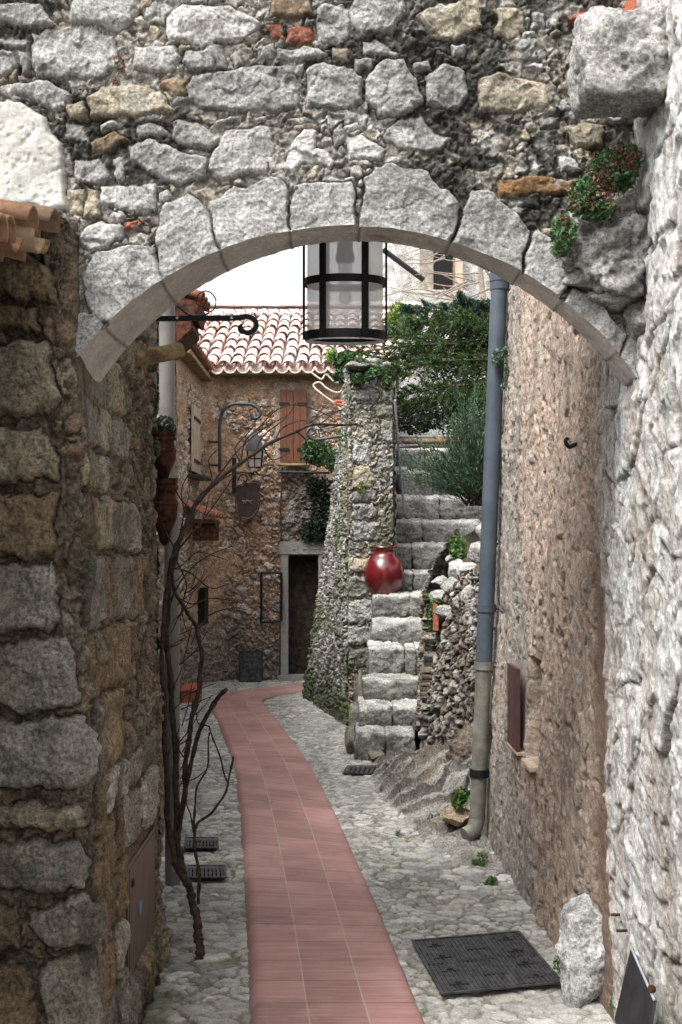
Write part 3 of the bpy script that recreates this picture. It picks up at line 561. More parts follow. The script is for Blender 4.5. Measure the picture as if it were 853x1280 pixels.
#==================================================================== GROUND
big = mesh_np('ground', [(-60, -20, -.06), (60, -20, -.06), (60, 120, -.06), (-60, 120, -.06)], [(0, 1, 2, 3)], M['soil']); tag(big, kind='structure')
x = np.linspace(-1.35, 1.1, 330); y = np.concatenate([np.linspace(1.0, 3.9, 40), np.geomspace(3.91, 17.5, 1150)])
X, Yg = np.meshgrid(x, y); Xs = X*np.where(Yg > 9, 1+.12*(Yg-9), 1.0); X = Xs
wu = X+.012*vn(X*14, Yg*14, s=300)+.006*vn(X*40, Yg*40, s=311); wv = Yg+.012*vn(X*14, Yg*14, s=301)+.006*vn(X*40, Yg*40, s=312)
e, cid, du, dv = voro(wu, wv, .13, .085, 302, jit=.9); e2, cid2, _, _ = voro(wu, wv, .065, .048, 303, jit=.9)
sw = (fbm(X*1.2, Yg*1.2, o=2, s=304) > .05) | (cid > .7); e = np.where(sw, e2, e-.002); cid = np.where(sw, cid2, cid)
fe, fi, fu, fv = voro(wu, wv, .05, .04, 320); hg = .012*prof(e-.003, .006)*(.4+cid)+(((fi*7.1 % 1)-.5)*fu+((fi*13.3 % 1)-.5)*fv)*.30+.004*fbm(X*16, Yg*16, o=4, s=305)+.018*fbm(X*1.1, Yg*1.1, o=2, s=306)+(cid*9.7 % 1-.5)*.05*np.where(sw, 0, du)
col = palette((cid*17.3) % 1, [(.47, .46, .435), (.52, .51, .475), (.39, .385, .365), (.46, .44, .39), (.29, .285, .27)])*(.8+.4*((cid*5.7) % 1))[..., None]
mo = sm(.007, .002, e); col = blend(col, mo*.8, (.21, .19, .145)); col = blend(col, mo*sm(.0, .4, fbm(X*4, Yg*4, o=3, s=307))*.6, (.15, .15, .09))
col = col*(1+.25*fbm(X*3, Yg*1.5, o=4, s=308)+.12*fbm(X*40, Yg*40, o=2, s=309))[..., None]
col = blend(col, sm(.1, .5, fbm(X*2.5, Yg*2.5, o=3, s=310))*.35, (.5, .49, .45))
# moss at foot of walls
col = blend(col, sm(.16, .02, np.abs(X-(-.70)))*(Yg < 5.2)*sm(-.2, .3, fbm(X*9, Yg*9, o=3, s=311))*.7, (.09, .10, .05))
tag(grid_mesh('pavement', np.stack([X, Yg, hg-.008], -1), M['cob'], None, col), kind='structure')
# the red path
L_ = [(318,1420),(312,1280),(310,1200),(305,1100),(298,1010),(288,950),(272,905),(264,884),(280,870),(325,863),(385,858)]
R_ = [(600,1420),(533,1280),(500,1200),(462,1110),(424,1025),(387,955),(350,905),(330,880),(338,872),(362,867),(392,863)]
La = smooth_path([G(*q) for q in L_], 14); Ra = smooth_path([G(*q) for q in R_], 14)
n = 22; T = np.linspace(0, 1, n)[None, :, None]; Pp = La[:, None]*(1-T)+Ra[:, None]*T
cl = (La+Ra)/2; sl = np.concatenate([[0], np.cumsum(np.linalg.norm(np.diff(cl, axis=0), axis=1))])
Pp[..., 2] = .036+.002*fbm(Pp[..., 0]*3, Pp[..., 1]*3, s=1)
edge = np.zeros(n); edge[0] = edge[-1] = -.04; Pp[..., 2] += edge
uv = np.stack([np.repeat(np.linspace(0, 1, n)[None], len(La), 0), np.repeat(sl[:, None], n, 1)], -1)
def pathmat():
    m, nt, b = newmat('red_clay_paving'); L = nt.links.new
    uvn = texco(nt, True); sx = node(nt, 'ShaderNodeSeparateXYZ'); L(uvn, sx.inputs[0]); tc = texco(nt)
    def mth(op, a, bb=None, c=None):
        q = node(nt, 'ShaderNodeMath', operation=op)
        for i, w_ in enumerate((a, bb, c)):
            if w_ is None: continue
            if isinstance(w_, (int, float)): q.inputs[i].default_value = w_
            else: L(w_, q.inputs[i])
        return q.outputs[0]
    nz = node(nt, 'ShaderNodeTexNoise', Scale=5.0, Detail=6.0, Roughness=.6); L(tc, nz.inputs['Vector'])
    nf = node(nt, 'ShaderNodeTexNoise', Scale=120.0, Detail=4.0, Roughness=.7); L(tc, nf.inputs['Vector'])
    mp = node(nt, 'ShaderNodeMapping'); mp.inputs['Scale'].default_value = (1.2, 34, 1); L(uvn, mp.inputs[0])
    ns = node(nt, 'ShaderNodeTexNoise', Scale=1.6, Detail=6.0, Roughness=.7); L(mp.outputs[0], ns.inputs['Vector'])
    wob = mth('MULTIPLY_ADD', nf.outputs[0], .008, -.004)
    u3 = mth('ADD', mth('MULTIPLY', sx.outputs[0], 3.0), wob); d3 = mth('ABSOLUTE', mth('SUBTRACT', mth('FRACT', mth('ADD', u3, .5)), .5))
    inner = mth('MULTIPLY', mth('GREATER_THAN', sx.outputs[0], .2), mth('LESS_THAN', sx.outputs[0], .8))
    line = mth('MULTIPLY', mth('LESS_THAN', d3, .013), inner)
    vv = mth('MULTIPLY', sx.outputs[1], 4.4); tj = mth('ABSOLUTE', mth('SUBTRACT', mth('FRACT', vv), .5)); tline = mth('GREATER_THAN', tj, .488)
    tid = mth('FLOOR', mth('ADD', vv, 0.0)); cidn = node(nt, 'ShaderNodeCombineXYZ'); L(mth('FLOOR', u3), cidn.inputs[0]); L(tid, cidn.inputs[1])
    wn = node(nt, 'ShaderNodeTexWhiteNoise'); L(cidn.outputs[0], wn.inputs['Vector'])
    ribs = mth('SINE', mth('MULTIPLY', sx.outputs[1], 420.0))
    c1 = node(nt, 'ShaderNodeValToRGB'); c1.color_ramp.elements[0].position = .3; c1.color_ramp.elements[1].position = .72
    c1.color_ramp.elements[0].color = (.29, .135, .12, 1); c1.color_ramp.elements[1].color = (.50, .295, .265, 1)
    L(mth('ADD', mth('MULTIPLY', ns.outputs[0], .55), mth('MULTIPLY', nz.outputs[0], .45)), c1.inputs[0])
    sc = node(nt, 'ShaderNodeVectorMath', operation='SCALE'); L(c1.outputs[0], sc.inputs[0]); L(mth('MULTIPLY_ADD', wn.outputs[0], .3, .84), sc.inputs['Scale'])
    m0 = node(nt, 'ShaderNodeMix', data_type='RGBA'); L(mth('MULTIPLY', sm_(nt, ns.outputs[0], .52, .72), .6), m0.inputs[0]); L(sc.outputs[0], m0.inputs[6]); m0.inputs[7].default_value = (.50, .36, .32, 1)
    m1 = node(nt, 'ShaderNodeMix', data_type='RGBA'); L(mth('MULTIPLY', tline, .75), m1.inputs[0]); L(m0.outputs[2], m1.inputs[6]); m1.inputs[7].default_value = (.13, .06, .05, 1)
    m2 = node(nt, 'ShaderNodeMix', data_type='RGBA'); L(line, m2.inputs[0]); L(m1.outputs[2], m2.inputs[6]); m2.inputs[7].default_value = (.42, .36, .30, 1)
    dn = node(nt, 'ShaderNodeTexNoise', Scale=2.6, Detail=9.0, Roughness=.72); L(tc, dn.inputs['Vector'])
    edg = mth('MULTIPLY', mth('ABSOLUTE', mth('SUBTRACT', sx.outputs[0], .5)), 2.0); ed2 = mth('MULTIPLY', sm_(nt, edg, .9, 1.0), .4)
    m3 = node(nt, 'ShaderNodeMix', data_type='RGBA'); L(mth('MAXIMUM', ed2, mth('MULTIPLY', sm_(nt, dn.outputs[0], .53, .70), .6)), m3.inputs[0]); L(m2.outputs[2], m3.inputs[6]); m3.inputs[7].default_value = (.20, .125, .105, 1)
    L(m3.outputs[2], b.inputs['Base Color']); b.inputs['Roughness'].default_value = .7
    bp = node(nt, 'ShaderNodeBump', Strength=.35, Distance=.004); L(mth('ADD', mth('ADD', mth('MULTIPLY', ribs, .35), nf.outputs[0]), mth('MULTIPLY', mth('MAXIMUM', line, tline), -1.2)), bp.inputs['Height']); L(bp.outputs[0], b.inputs['Normal'])
    return m
def sm_(nt, s, a, b):
    r = node(nt, 'ShaderNodeMapRange'); r.inputs[1].default_value = a; r.inputs[2].default_value = b; nt.links.new(s, r.inputs[0]); return r.outputs[0]
tag(grid_mesh('path', Pp, pathmat(), None, None, uv=uv), kind='structure')
# drain covers
def cover(name, corners, label, big=False):
    q = [G(*c, .02) for c in corners]; q0, q1, q3 = q[0], q[1], q[3]; ex = q1-q0; ey = q3-q0; ez = np.array([0, 0, 1.])
    Lx, Ly = np.linalg.norm(ex), np.linalg.norm(ey); ex, ey = ex/Lx, ey/Ly
    e_ = empty(name, (q0+q[2])/2, label, 'drain cover')
    Fr = MB(); w = .012
    for a in ([(-w, -w), (Lx+w, -w), (Lx+w, 0), (-w, 0)], [(-w, Ly), (Lx+w, Ly), (Lx+w, Ly+w), (-w, Ly+w)], [(-w, 0), (0, 0), (0, Ly), (-w, Ly)], [(Lx, 0), (Lx+w, 0), (Lx+w, Ly), (Lx, Ly)]): Fr.prism(a, q0, ex, ey, ez, .006)
    Fr.build('frame', M['cover'], e_)
    if big:
        for i in range(2):
            pl = MB(); y0, y1 = Ly*i/2+.003, Ly*(i+1)/2-.003
            pl.prism([(0, y0), (Lx, y0), (Lx, y1), (0, y1)], q0-ez*.006, ex, ey, ez, .007)
            nr = 26
            for k in range(nr):
                xx = Lx*(k+.5)/nr; pl.prism([(xx-.004, y0+.006), (xx+.004, y0+.006), (xx+.004, y1-.006), (xx-.004, y1-.006)], q0+ez*.0005, ex, ey, ez, .0045)
            c = pl.build('lid', M['cover'], e_)
            for (fx, fy) in ((.16, .25), (.84, .25), (.16, .75), (.84, .75)):
                kx, ky = Lx*fx, y0+(y1-y0)*fy
                b_ = MB(); b_.prism([(kx-.035, ky-.014), (kx+.035, ky-.014), (kx+.035, ky+.014), (kx-.035, ky+.014)], q0+ez*.003, ex, ey, ez, .004); b_.build('key_plate', M['dsteel'], c)
                b_ = MB(); b_.prism([(kx-.012, ky-.008), (kx+.012, ky-.008), (kx+.012, ky+.008), (kx-.012, ky+.008)], q0+ez*.0055, ex, ey, ez, .003); b_.build('key_hole', M['dark'], c)
            b_ = MB(); b_.prism([(Lx*.42, (y0+y1)/2-.018), (Lx*.62, (y0+y1)/2-.018), (Lx*.62, (y0+y1)/2+.018), (Lx*.42, (y0+y1)/2+.018)], q0+ez*.003, ex, ey, ez, .003); b_.build('plate', M['dsteel'], c)
    else:
        nb = 9; b_ = MB(); b_.prism([(0, 0), (Lx, 0), (Lx, Ly), (0, Ly)], q0-ez*.01, ex, ey, ez, .004); b_.build('pit', M['dark'], e_)
        b_ = MB()
        for k in range(nb): b_.prism([(Lx*(k+.2)/nb, 0), (Lx*(k+.8)/nb, 0), (Lx*(k+.8)/nb, Ly), (Lx*(k+.2)/nb, Ly)], q0-ez*.003, ex, ey, ez, .007)
        for k in range(1, 3): b_.prism([(0, Ly*k/3-.006), (Lx, Ly*k/3-.006), (Lx, Ly*k/3+.006), (0, Ly*k/3+.006)], q0-ez*.003, ex, ey, ez, .0075)
        b_.build('grate', M['cover'], e_)
cover('drain_cover', [(518,1177),(647,1166),(700,1228),(555,1242)][0:4], 'large ribbed dark metal cover with two lids beside the red path', True)
cover('drain_grate', [(233,1060),(271,1060),(270,1048),(234,1048)], 'small dark grate left of the red path, the farther of the two')
cover('drain_grate', [(236,1097),(281,1097),(278,1083),(236,1083)], 'small dark grate left of the red path, the nearer of the two')
cover('drain_grate', [(430,967),(484,967),(482,958),(436,958)], 'dark grate in the cobbles at the foot of the stairs')
# boulder and leaning plate
q = G(736, 1248); a_ = rockmesh('corner_boulder', q+(.0, .02, .17), (.112, .10, .20), M['rock'], None, (.52, .52, .50), 21, cuts=10, rough=.18, rot=.2, upright=True, colvar=.4); tag(a_, 'pale upright boulder standing on the ground against the right wall', 'boulder')
lp = empty('metal_plate', G(795, 1330), 'dark steel plate leaning on the white wall at the lower right corner', 'metal plate')
c0 = P(768, 1275, 3.62); c1_ = P(789, 1184, 3.70); c2_ = P(818, 1250, 3.36); c3 = P(800, 1360, 3.30)
pl = MB(); nrm = np.cross(c1_-c0, c3-c0); nrm /= np.linalg.norm(nrm)
pl.add([c0, c1_, c2_, c3, c0+nrm*.008, c1_+nrm*.008, c2_+nrm*.008, c3+nrm*.008], [(0, 1, 2, 3), (7, 6, 5, 4), (0, 4, 5, 1), (1, 5, 6, 2), (2, 6, 7, 3), (3, 7, 4, 0)]); pl.build('panel', M['dsteel'], lp)
MB().tube([c1_, c2_], .004, 8).build('bright_edge', M['zinc'], lp); MB().box(P(815, 1236, 3.40), (.02, .02, .018)).build('hinge', M['rust'], lp, bevel=.003)
#==================================================================== DRAIN PIPES
dp = empty('drain_pipe', G(597, 1050), 'tall downpipe, slate blue above and grey below, on the tan wall', 'drain pipe')
top, mid, low = P(625, 335, 6.85), P(605, 830, 6.8), P(597, 1022, 6.78)
top = top+(top-mid)*.35
MB().tube([top, mid], .047, 24).build('upper_pipe', M['slate'], dp, True)
elb = smooth_path([mid-(mid-low)*.02, mid*.5+low*.5, low+(0, 0, .03), low+(-.006, -.005, -.02), low+(-.025, -.02, -.065), low+(-.075, -.045, -.09)], 6)
MB().tube(elb, .045, 24).build('lower_pipe', M['putty'], dp, True)
for (px, py, mt) in ((624.6, 358, 'slate'), (608, 760, 'slate'), (605, 832, 'putty'), (599.5, 966, 'iron')):
    fr = (py-358)/(1022-358.); c = P(px, py, 6.85-.07*fr); MB().tube([c+(0, 0, -.022), c+(0, 0, .022)], .055, 24).tube([c+(.04, 0, 0), c+(.13, .0, 0)], .012, 8).build('bracket' if py != 832 else 'pipe_joint', M[mt], dp, True)
c = P(624.8, 348, 6.85); MB().tube([c+(0, 0, -.02), c+(0, 0, .03)], .058, 24).build('collar', M['slate'], dp, True)
gp = empty('drain_pipe', (-.86, 6.0, 0), 'plain grey downpipe behind the left stone building', 'drain pipe')
MB().tube([P(209, 300, 6.0), P(209, 660, 6.0)], .040, 20).build('upper_pipe', M['greypipe'], gp, True)
MB().tube([P(215, 640, 6.0), P(216, 1108, 6.0)], .038, 20).build('lower_pipe', M['greypipe'], gp, True)
#==================================================================== LEFT SECOND HOUSE (beyond the pipe)
l2 = empty('stone_house', (-1.3, 9, 0), 'left hand house set back beyond the grey downpipe with a tiled eave corner', 'house')
u = np.linspace(0, 1, 300); v = np.linspace(-.05, 3.3, 240); U, V = np.meshgrid(u, v); A = np.array([-1.0, 6.5]); B = np.array([-1.80, 13.0]); ln = 6.7
h, col, _ = relief(U*ln, V, fill=[(.2, .15), (.08, .06)], s=400, fillcols=[(.3, .24, .18), (.35, .3, .25), (.25, .17, .12)])
grid_mesh('wall', np.stack([A[0]+(B[0]-A[0])*U+h, A[1]+(B[1]-A[1])*U, V], -1), M['side'], l2, col)
MB().box((-2.3, 9.2, 1.6), (1.0, 5.2, 3.4)).box((-1.6,6.6,1.6),(1.2,.15,3.3)).build('rear_wall', M['soil'], l2)
ec = P(218, 430, 6.6); o = MB(); ex = np.array([.55, .83, 0])
pts = [P(190, 392, 6.6), P(222, 372, 6.6), P(251, 380, 6.6), P(247, 402, 6.6), P(240, 398, 6.6), P(242, 413, 6.6), P(226, 428, 6.6), P(212, 440, 6.6), P(190, 440, 6.6)]
o.prism([(p[0], p[2]) for p in pts], (0, 6.55, 0), (1, 0, 0), (0, 0, 1), (0, 1, 0), .35); o.build('eave_boards', M['rust'], l2, bevel=.004)
sp = []
for k in range(3): sp.append(((-1.15, 6.62+.13*k, 3.16), (-.765+.0*k, 6.6+.13*k, 3.03), .055, .06))
tiles('roof', sp, M['tile'], l2, [(.38, .16, .1), (.3, .13, .09)], 6)
#==================================================================== IRON BRACKET with scrolls
br = empty('iron_bracket', P(200, 398, 5.2), 'black flat iron bar bracket with a curled end and a thin spiral above', 'bracket')
def spiral(c, r0, r1, a0, turns, d, n=40, sy=1):
    out = []
    for k in range(n+1):
        tt_ = k/n; r = r0+(r1-r0)*tt_; a = a0+turns*2*math.pi*tt_; out.append(P(c[0]+r*math.cos(a), c[1]-sy*r*math.sin(a), d))
    return out
def strap(path, w, th):
    path = np.array(path); o = MB(); vs = []; n = len(path)
    for i in range(n):
        t_ = path[min(i+1, n-1)]-path[max(i-1, 0)]; t_ /= np.linalg.norm(t_); nn = np.array([-t_[2], 0, t_[0]]); nn /= np.linalg.norm(nn)+1e-9
        for a, b in ((-1, -1), (1, -1), (1, 1), (-1, 1)): vs.append(path[i]+nn*th/2*a+np.array([0, w/2*b, 0]))
    f = [(i*4+k, i*4+(k+1) % 4, i*4+4+(k+1) % 4, i*4+4+k) for i in range(n-1) for k in range(4)]+[(0, 3, 2, 1), (n*4-4, n*4-3, n*4-2, n*4-1)]
    return o.add(vs, f)
d_ = 5.2
strap([P(184, 398.5, d_), P(250, 398, d_), P(300, 397.5, d_)]+[P(307+ (14)*math.sin(a), 406+ (11.5)*-math.cos(a)*.9, d_) for a in np.linspace(0, math.pi*.95, 14)]+[P(307-2-5*math.sin(a), 411+6*math.cos(a)*.6, d_) for a in np.linspace(0, math.pi*.9, 8)], .022, .020).build('bar', M['iron'], br)
MB().tube(smooth_path([P(262, 390, d_), P(268, 386, d_), P(270, 375, d_), P(264, 366, d_), P(255, 364, d_), P(247, 370, d_), P(246, 379, d_), P(252, 383, d_), P(257, 379, d_), P(255, 374, d_), P(251, 375, d_)], 5), .0028, 8).build('spiral', M['iron'], br, True)
MB().tube(smooth_path([P(222, 382, d_), P(236, 393, d_), P(250, 395, d_), P(262, 391, d_)], 5), .004, 8).build('stay', M['iron'], br, True)
for px in (222, 290): MB().tube([P(px, 398, d_)+(0, -.014, 0), P(px, 398, d_)+(0, .014, 0)], .006, 10).build('rivet', M['whitep'], br, True)
#==================================================================== RUSTY HANGING PLANTERS
def planter(name, cpx, ytop, ybot, rpx, d, label, jag):
    c = P(cpx, ybot, d); H = (ybot-ytop)*d/F; r = rpx*d/F; e_ = empty(name, c, label, 'planter', 'rusty ornamental planters stacked on the left pipe')
    pr = [(.12, 0), (.35, .05), (.55, .22), (.95, .42), (1.0, .62), (.86, .72), (.80, .86), (.93, .92), (1.0, .94), (1.02, 1)]
    m = MB(); m.lathe([(a*r, b*H) for a, b in pr], c, 28); m.build('bowl', M['rust'], e_, True)
    m = MB(); m.lathe([(1.03*r, .83*H), (1.06*r, .85*H), (1.06*r, .88*H), (1.03*r, .90*H)], c, 28); m.lathe([(.98*r, .60*H), (1.04*r, .62*H), (1.04*r, .65*H), (.98*r, .67*H)], c, 28); m.build('rim_band', M['rust'], e_, True)
    if jag:
        m = MB()
        for k in range(9):
            a = 2*math.pi*k/9; b = a+.65; p = lambda q, rr, z: c+np.array([rr*r*math.cos(q), rr*r*math.sin(q), z*H])
            m.add([p(a, 1.0, .98), p(b, 1.0, .98), p((a+b)/2+.1, 1.08, 1.10+.05*(k % 2)), p(a, .97, .98), p(b, .97, .98)], [(0, 1, 2), (4, 3, 2), (0, 3, 4, 1)])
        m.build('crown', M['rust'], e_)
planter('hanging_planter', 205, 540, 602, 15.5, 5.35, 'upper of two rusty brown planters with a jagged crown on the left pipe', True)
planter('hanging_planter', 206, 598, 682, 16.5, 5.33, 'lower of two rusty brown planters, rounded and tapering to a point', False)
pts = np.concatenate([blob_pts(P(188, 500, 5.1), (.035, .05, .10), 500, 31), blob_pts(P(206, 530, 5.35), (.05, .05, .035), 150, 32), blob_pts(P(196, 560, 5.0), (.012, .03, .05), 80, 33), blob_pts(P(190, 460, 5.05), (.02, .04, .05), 120, 34)])
tag(leaves('climbing_plant', pts, .022, None, ((.05, .08, .03), (.035, .05, .025), (.10, .13, .05)), .6, s=8), 'dull green creeper hanging on the stone edge beside the grey pipe', 'plant')
#==================================================================== LANTERN under the arch
ld = 3.92; lc = P(431.5, 428, ld); lr = .1325; top = 2.78-lc[2]
lt = empty('hanging_lantern', lc+(0, 0, .2), 'black iron cylindrical glass lantern hanging under the crown of the arch', 'lantern')
def ring(z0, z1, r=lr, th=.004): m = MB(); m.lathe([(r, z0), (r, z1), (r-th, z1), (r-th, z0), (r, z0)], lc, 48); return m
ring(.006, .034).build('bottom_ring', M['iron'], lt, True); ring(.182, .207).build('middle_ring', M['iron'], lt, True); ring(top-.03, top).build('top_ring', M['iron'], lt, True)
for k in range(6):
    a = R(-90+30+60*k-2); m = MB(); w_ = .086
    m.box(lc+np.array([math.cos(a)*(lr+.002), math.sin(a)*(lr+.002), (top+.01)/2]), (.007, .022, top-.012), Matrix.Rotation(a, 4, 'Z')); m.build('bar', M['iron'], lt, False)
m = MB(); m.lathe([(lr-.008, .03), (lr-.010, top)], lc, 48); m.build('glass', M['glass'], lt, True)
m = MB(); m.lathe([(lr-.02, .010), (lr-.02, .004), (lr-.004, .001), (lr-.004, .010), (lr-.02, .010)], lc, 48); m.build('base_rim', M['whitep'], lt, True)
m = MB(); m.lathe([(0, top+.05), (.04, top+.04), (lr+.005, top), (lr+.005, top-.008), (0, top-.004)], lc, 48); m.build('cap', M['glass'], lt, True)
m = MB(); m.lathe([(.0, .26), (.028, .262), (.032, .275), (.026, .30), (.024, .38), (0, .38)], lc, 24); sk = m.build('socket', M['socket'], lt, True)
m = MB(); m.lathe([(0, .122), (.012, .125), (.02, .135), (.022, .148), (.019, .165), (.022, .19), (.023, .262)], lc, 24); bu = m.build('bulb', M['clear'], lt, True)
m = MB(); m.tube([lc+(-.004, 0, .18), lc+(-.004, 0, .26)], .0012, 6).tube([lc+(.004, 0, .18), lc+(.004, 0, .26)], .0012, 6); m.build('filament', M['socket'], bu)
MB().tube([lc+(0, 0, top+.04), (lc[0], lc[1]-.10, lc[2]+top+.06), (lc[0], 3.6, lc[2]+top+.06)], .01, 8).build('hanger', M['iron'], lt, True)
#==================================================================== BACK HOUSE
bh_ = empty('tiled_house', (-.8, 15.4, 0), 'rustic pink and cream stone house with a red tiled roof closing the lane', 'house')
uc = [0, 2.55, 2.95, 5.2]; plan = np.array([(-1.80, 13.0), (-1.77, 15.2), (-1.45, 15.45), (.75, 15.55)])
seg = np.concatenate([[0], np.cumsum(np.linalg.norm(np.diff(plan, axis=0), axis=1))]); u = np.concatenate([np.linspace(0, seg[1], 150), np.linspace(seg[1]+.01, seg[-1], 400)]); v = np.linspace(-.05, 4.05, 440); U, V = np.meshgrid(u, v)
h, col, cat = relief(U, V, fill=[(.15, .11), (.07, .055)], s=500, bury=.0, mortar=(.36, .23, .15), mh=.012, rock=.012, H=.04, w=.03, joint=.012, warp=.022,
    fillcols=[(.58, .47, .37), (.64, .55, .46), (.46, .34, .25), (.55, .38, .27), (.54, .5, .45)], tilt=.15)
X = np.interp(U, seg, plan[:, 0]); Yp = np.interp(U, seg, plan[:, 1]); n_x = np.interp(U, [0, seg[1]-.1, seg[2]+.1, seg[3]], [1, 1, 0, 0]); n_y = -(1-n_x)
patch = sm(.1, .25, fbm(U*1.3, V*1.1, o=4, s=501)+.4*sm(3.55, 3.8, V))   # render still on the stones
col = blend(col, patch*.7, (.50, .31, .20)); h = h*(1-.75*patch)+.016*patch+.004*fbm(U*20, V*20, s=502)
col = blend(col, sm(3.5, 3.75, V)*.8, (.38, .26, .17)); h = h*(1-.8*sm(3.6, 3.75, V))
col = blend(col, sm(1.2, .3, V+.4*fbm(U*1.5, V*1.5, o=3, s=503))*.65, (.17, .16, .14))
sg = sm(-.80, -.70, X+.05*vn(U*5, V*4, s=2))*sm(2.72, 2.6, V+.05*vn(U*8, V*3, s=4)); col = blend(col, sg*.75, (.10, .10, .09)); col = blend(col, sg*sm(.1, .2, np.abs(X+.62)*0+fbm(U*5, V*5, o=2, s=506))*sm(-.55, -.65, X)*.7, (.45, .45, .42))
sur = ((np.abs(X+.615) < .235) & (V > 2.74) & (V < 3.82)) & (Yp > 15.3); sf = sm(.26, .22, np.abs(X+.615))*sm(2.70, 2.74, V)*sm(3.86, 3.80, V)*(Yp > 15.3); col = blend(col, sf*.85, (.36, .29, .22)); h = h*(1-sf)+.014*sf
hole = ((X > -.68) & (X < -.29) & (V < 1.60) & (Yp > 15.3)); hc = hole[:-1, :-1] & hole[1:, 1:] & hole[:-1, 1:] & hole[1:, :-1]
Pg = np.stack([X+n_x*h, Yp+n_y*h, V], -1)
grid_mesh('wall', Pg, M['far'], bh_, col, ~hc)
MB().box((-.5, 16.9, 2.0), (2.5, 2.3, 4.0)).box((-2.6, 14.5, 2.0), (1.4, 3.4, 4.0)).build('rear_wall', M['soil'], bh_)
dr = MB().box((-.485, 15.78, .75), (.5, .04, 1.75)).box((-.70, 15.67, .8), (.02, .2, 1.7)).box((-.27, 15.67, .8), (.02, .2, 1.7)).build('doorway', M['dark'], bh_)
fr = MB().box((-.725, 15.47, .81), (.095, .16, 1.62)).box((-.245, 15.47, .81), (.095, .16, 1.62)).box((-.485, 15.465, 1.70), (.60, .18, .165)).box((-.485, 15.42, .02), (.62, .3, .10))
def colorise(o, c):
    me = o.data; a = me.color_attributes.new('Col', 'FLOAT_COLOR', 'POINT'); a.data.foreach_set('color', np.tile(np.array([*c, 1.], np.float32), len(me.vertices)))
f_ = fr.build('door_frame', M['frame'], bh_, bevel=.006); colorise(f_, (.27, .26, .24))
for px in (368, 381, 393.5):
    q = P(px, 689, 15.37); m = MB()
    for (ax, az, w_, t_) in ((0, .032, .075, .012), (0, -.032, .075, .012), (-.032, 0, .012, .075), (.032, 0, .012, .04)): m.box(q+(ax, 0, az), (w_, .016, t_))
    o_ = m.build('carved_square', M['frame'], f_); colorise(o_, (.36, .35, .32))
# shutters
for sx_ in (-1, 1):
    xc_ = (367-HX)*15.4/F+sx_*.0865; sh_ = MB()
    for k in range(2): sh_.box((xc_-.0425+.085*k, 15.385, EYE-(533-HY)*15.4/F), (.082, .028, .93))
    so = sh_.build('shutter', M['wood'], bh_, bevel=.003)
    for zz in (505, 562): MB().box((xc_+sx_*.03, 15.366, EYE-(zz-HY)*15.4/F), (.13, .012, .035)).build('hinge', M['iron'], so)
MB().box((-.61, 15.36, EYE-(581-HY)*15.4/F), (.42, .12, .035)).build('sill', M['log'], bh_, bevel=.005)
xw = -1.755; w0 = MB()
for k in range(2): w0.box((xw+.03, 14.1+.35*k, 2.98), (.03, .33, .78))
so = w0.build('shutter', M['paleboard'], bh_, bevel=.003); so['label'] = 'pale cream boarded shutter'
for zz in (3.22, 2.72): MB().box((xw+.05, 14.27, zz), (.012, .60, .035)).build('hinge', M['iron'], so)
o_ = MB().box((xw+.08, 14.27, 2.53), (.2, .8, .035)).build('sill', M['lead'], bh_, bevel=.004)
MB().box((-1.70, 14.9, .98), (.06, .42, .45)).build('slit_window', M['dark'], bh_)
# roof
def zroof(xa, ya): return 3.98+(ya-15.25)*.44
sp = []
pitch = .165
for i in range(-4, 17):
    x_ = -1.98+pitch*i; ye = 15.18 if x_ > -1.45 else 15.18+(x_+1.45)*.2
    for j in range(8):
        jx = random.uniform(-.012, .012); jz = random.uniform(-.006, .012)
        y1_, y0_ = ye+.36*j, ye+.36*j+.44
        sp.append(((x_+jx, y0_, zroof(0, y0_)+.03+jz), (x_+jx, y1_, zroof(0, y1_)+.062+jz), .062, .082, dict(seg=7, th=.014)))
        if j < 8: sp.append(((x_+pitch/2, y0_, zroof(0, y0_)+.03), (x_+pitch/2, y1_-.03, zroof(0, y1_-.03)+.035), .075, .085, dict(seg=6, up=-1, th=.014)))
TC = [(.70, .55, .50), (.68, .50, .45), (.71, .59, .54), (.70, .56, .52), (.72, .61, .57), (.65, .47, .42)]
rf = tiles('roof', sp, M['tile'], bh_, TC, 9)
sp = [((-2.6+.34*k+.4, 18.1, zroof(0, 18.1)+.1), (-2.6+.34*k, 18.1, zroof(0, 18.1)+.11), .10, .11, dict(seg=8)) for k in range(11)]
tiles('ridge_tiles', sp, M['tile'], rf, TC, 10)
sp = []
for k in range(13):
    yy = 15.15-.165*k; sp.append(((-2.5, yy, 4.28), (-1.62, yy, 3.93), .07, .08, dict(seg=7))); sp.append(((-2.5, yy-.08, 4.24), (-1.66, yy-.08, 3.90), .07, .08, dict(seg=6, up=-1)))
tiles('side_tiles', sp, M['tile'], rf, [(.3, .15, .1), (.4, .2, .14)], 12)
MB().box((-.4, 15.32, 3.93), (2.6, .24, .05)).box((-1.78, 14.2, 3.85), (.26, 2.2, .05)).build('eave_board', M['log'], rf)
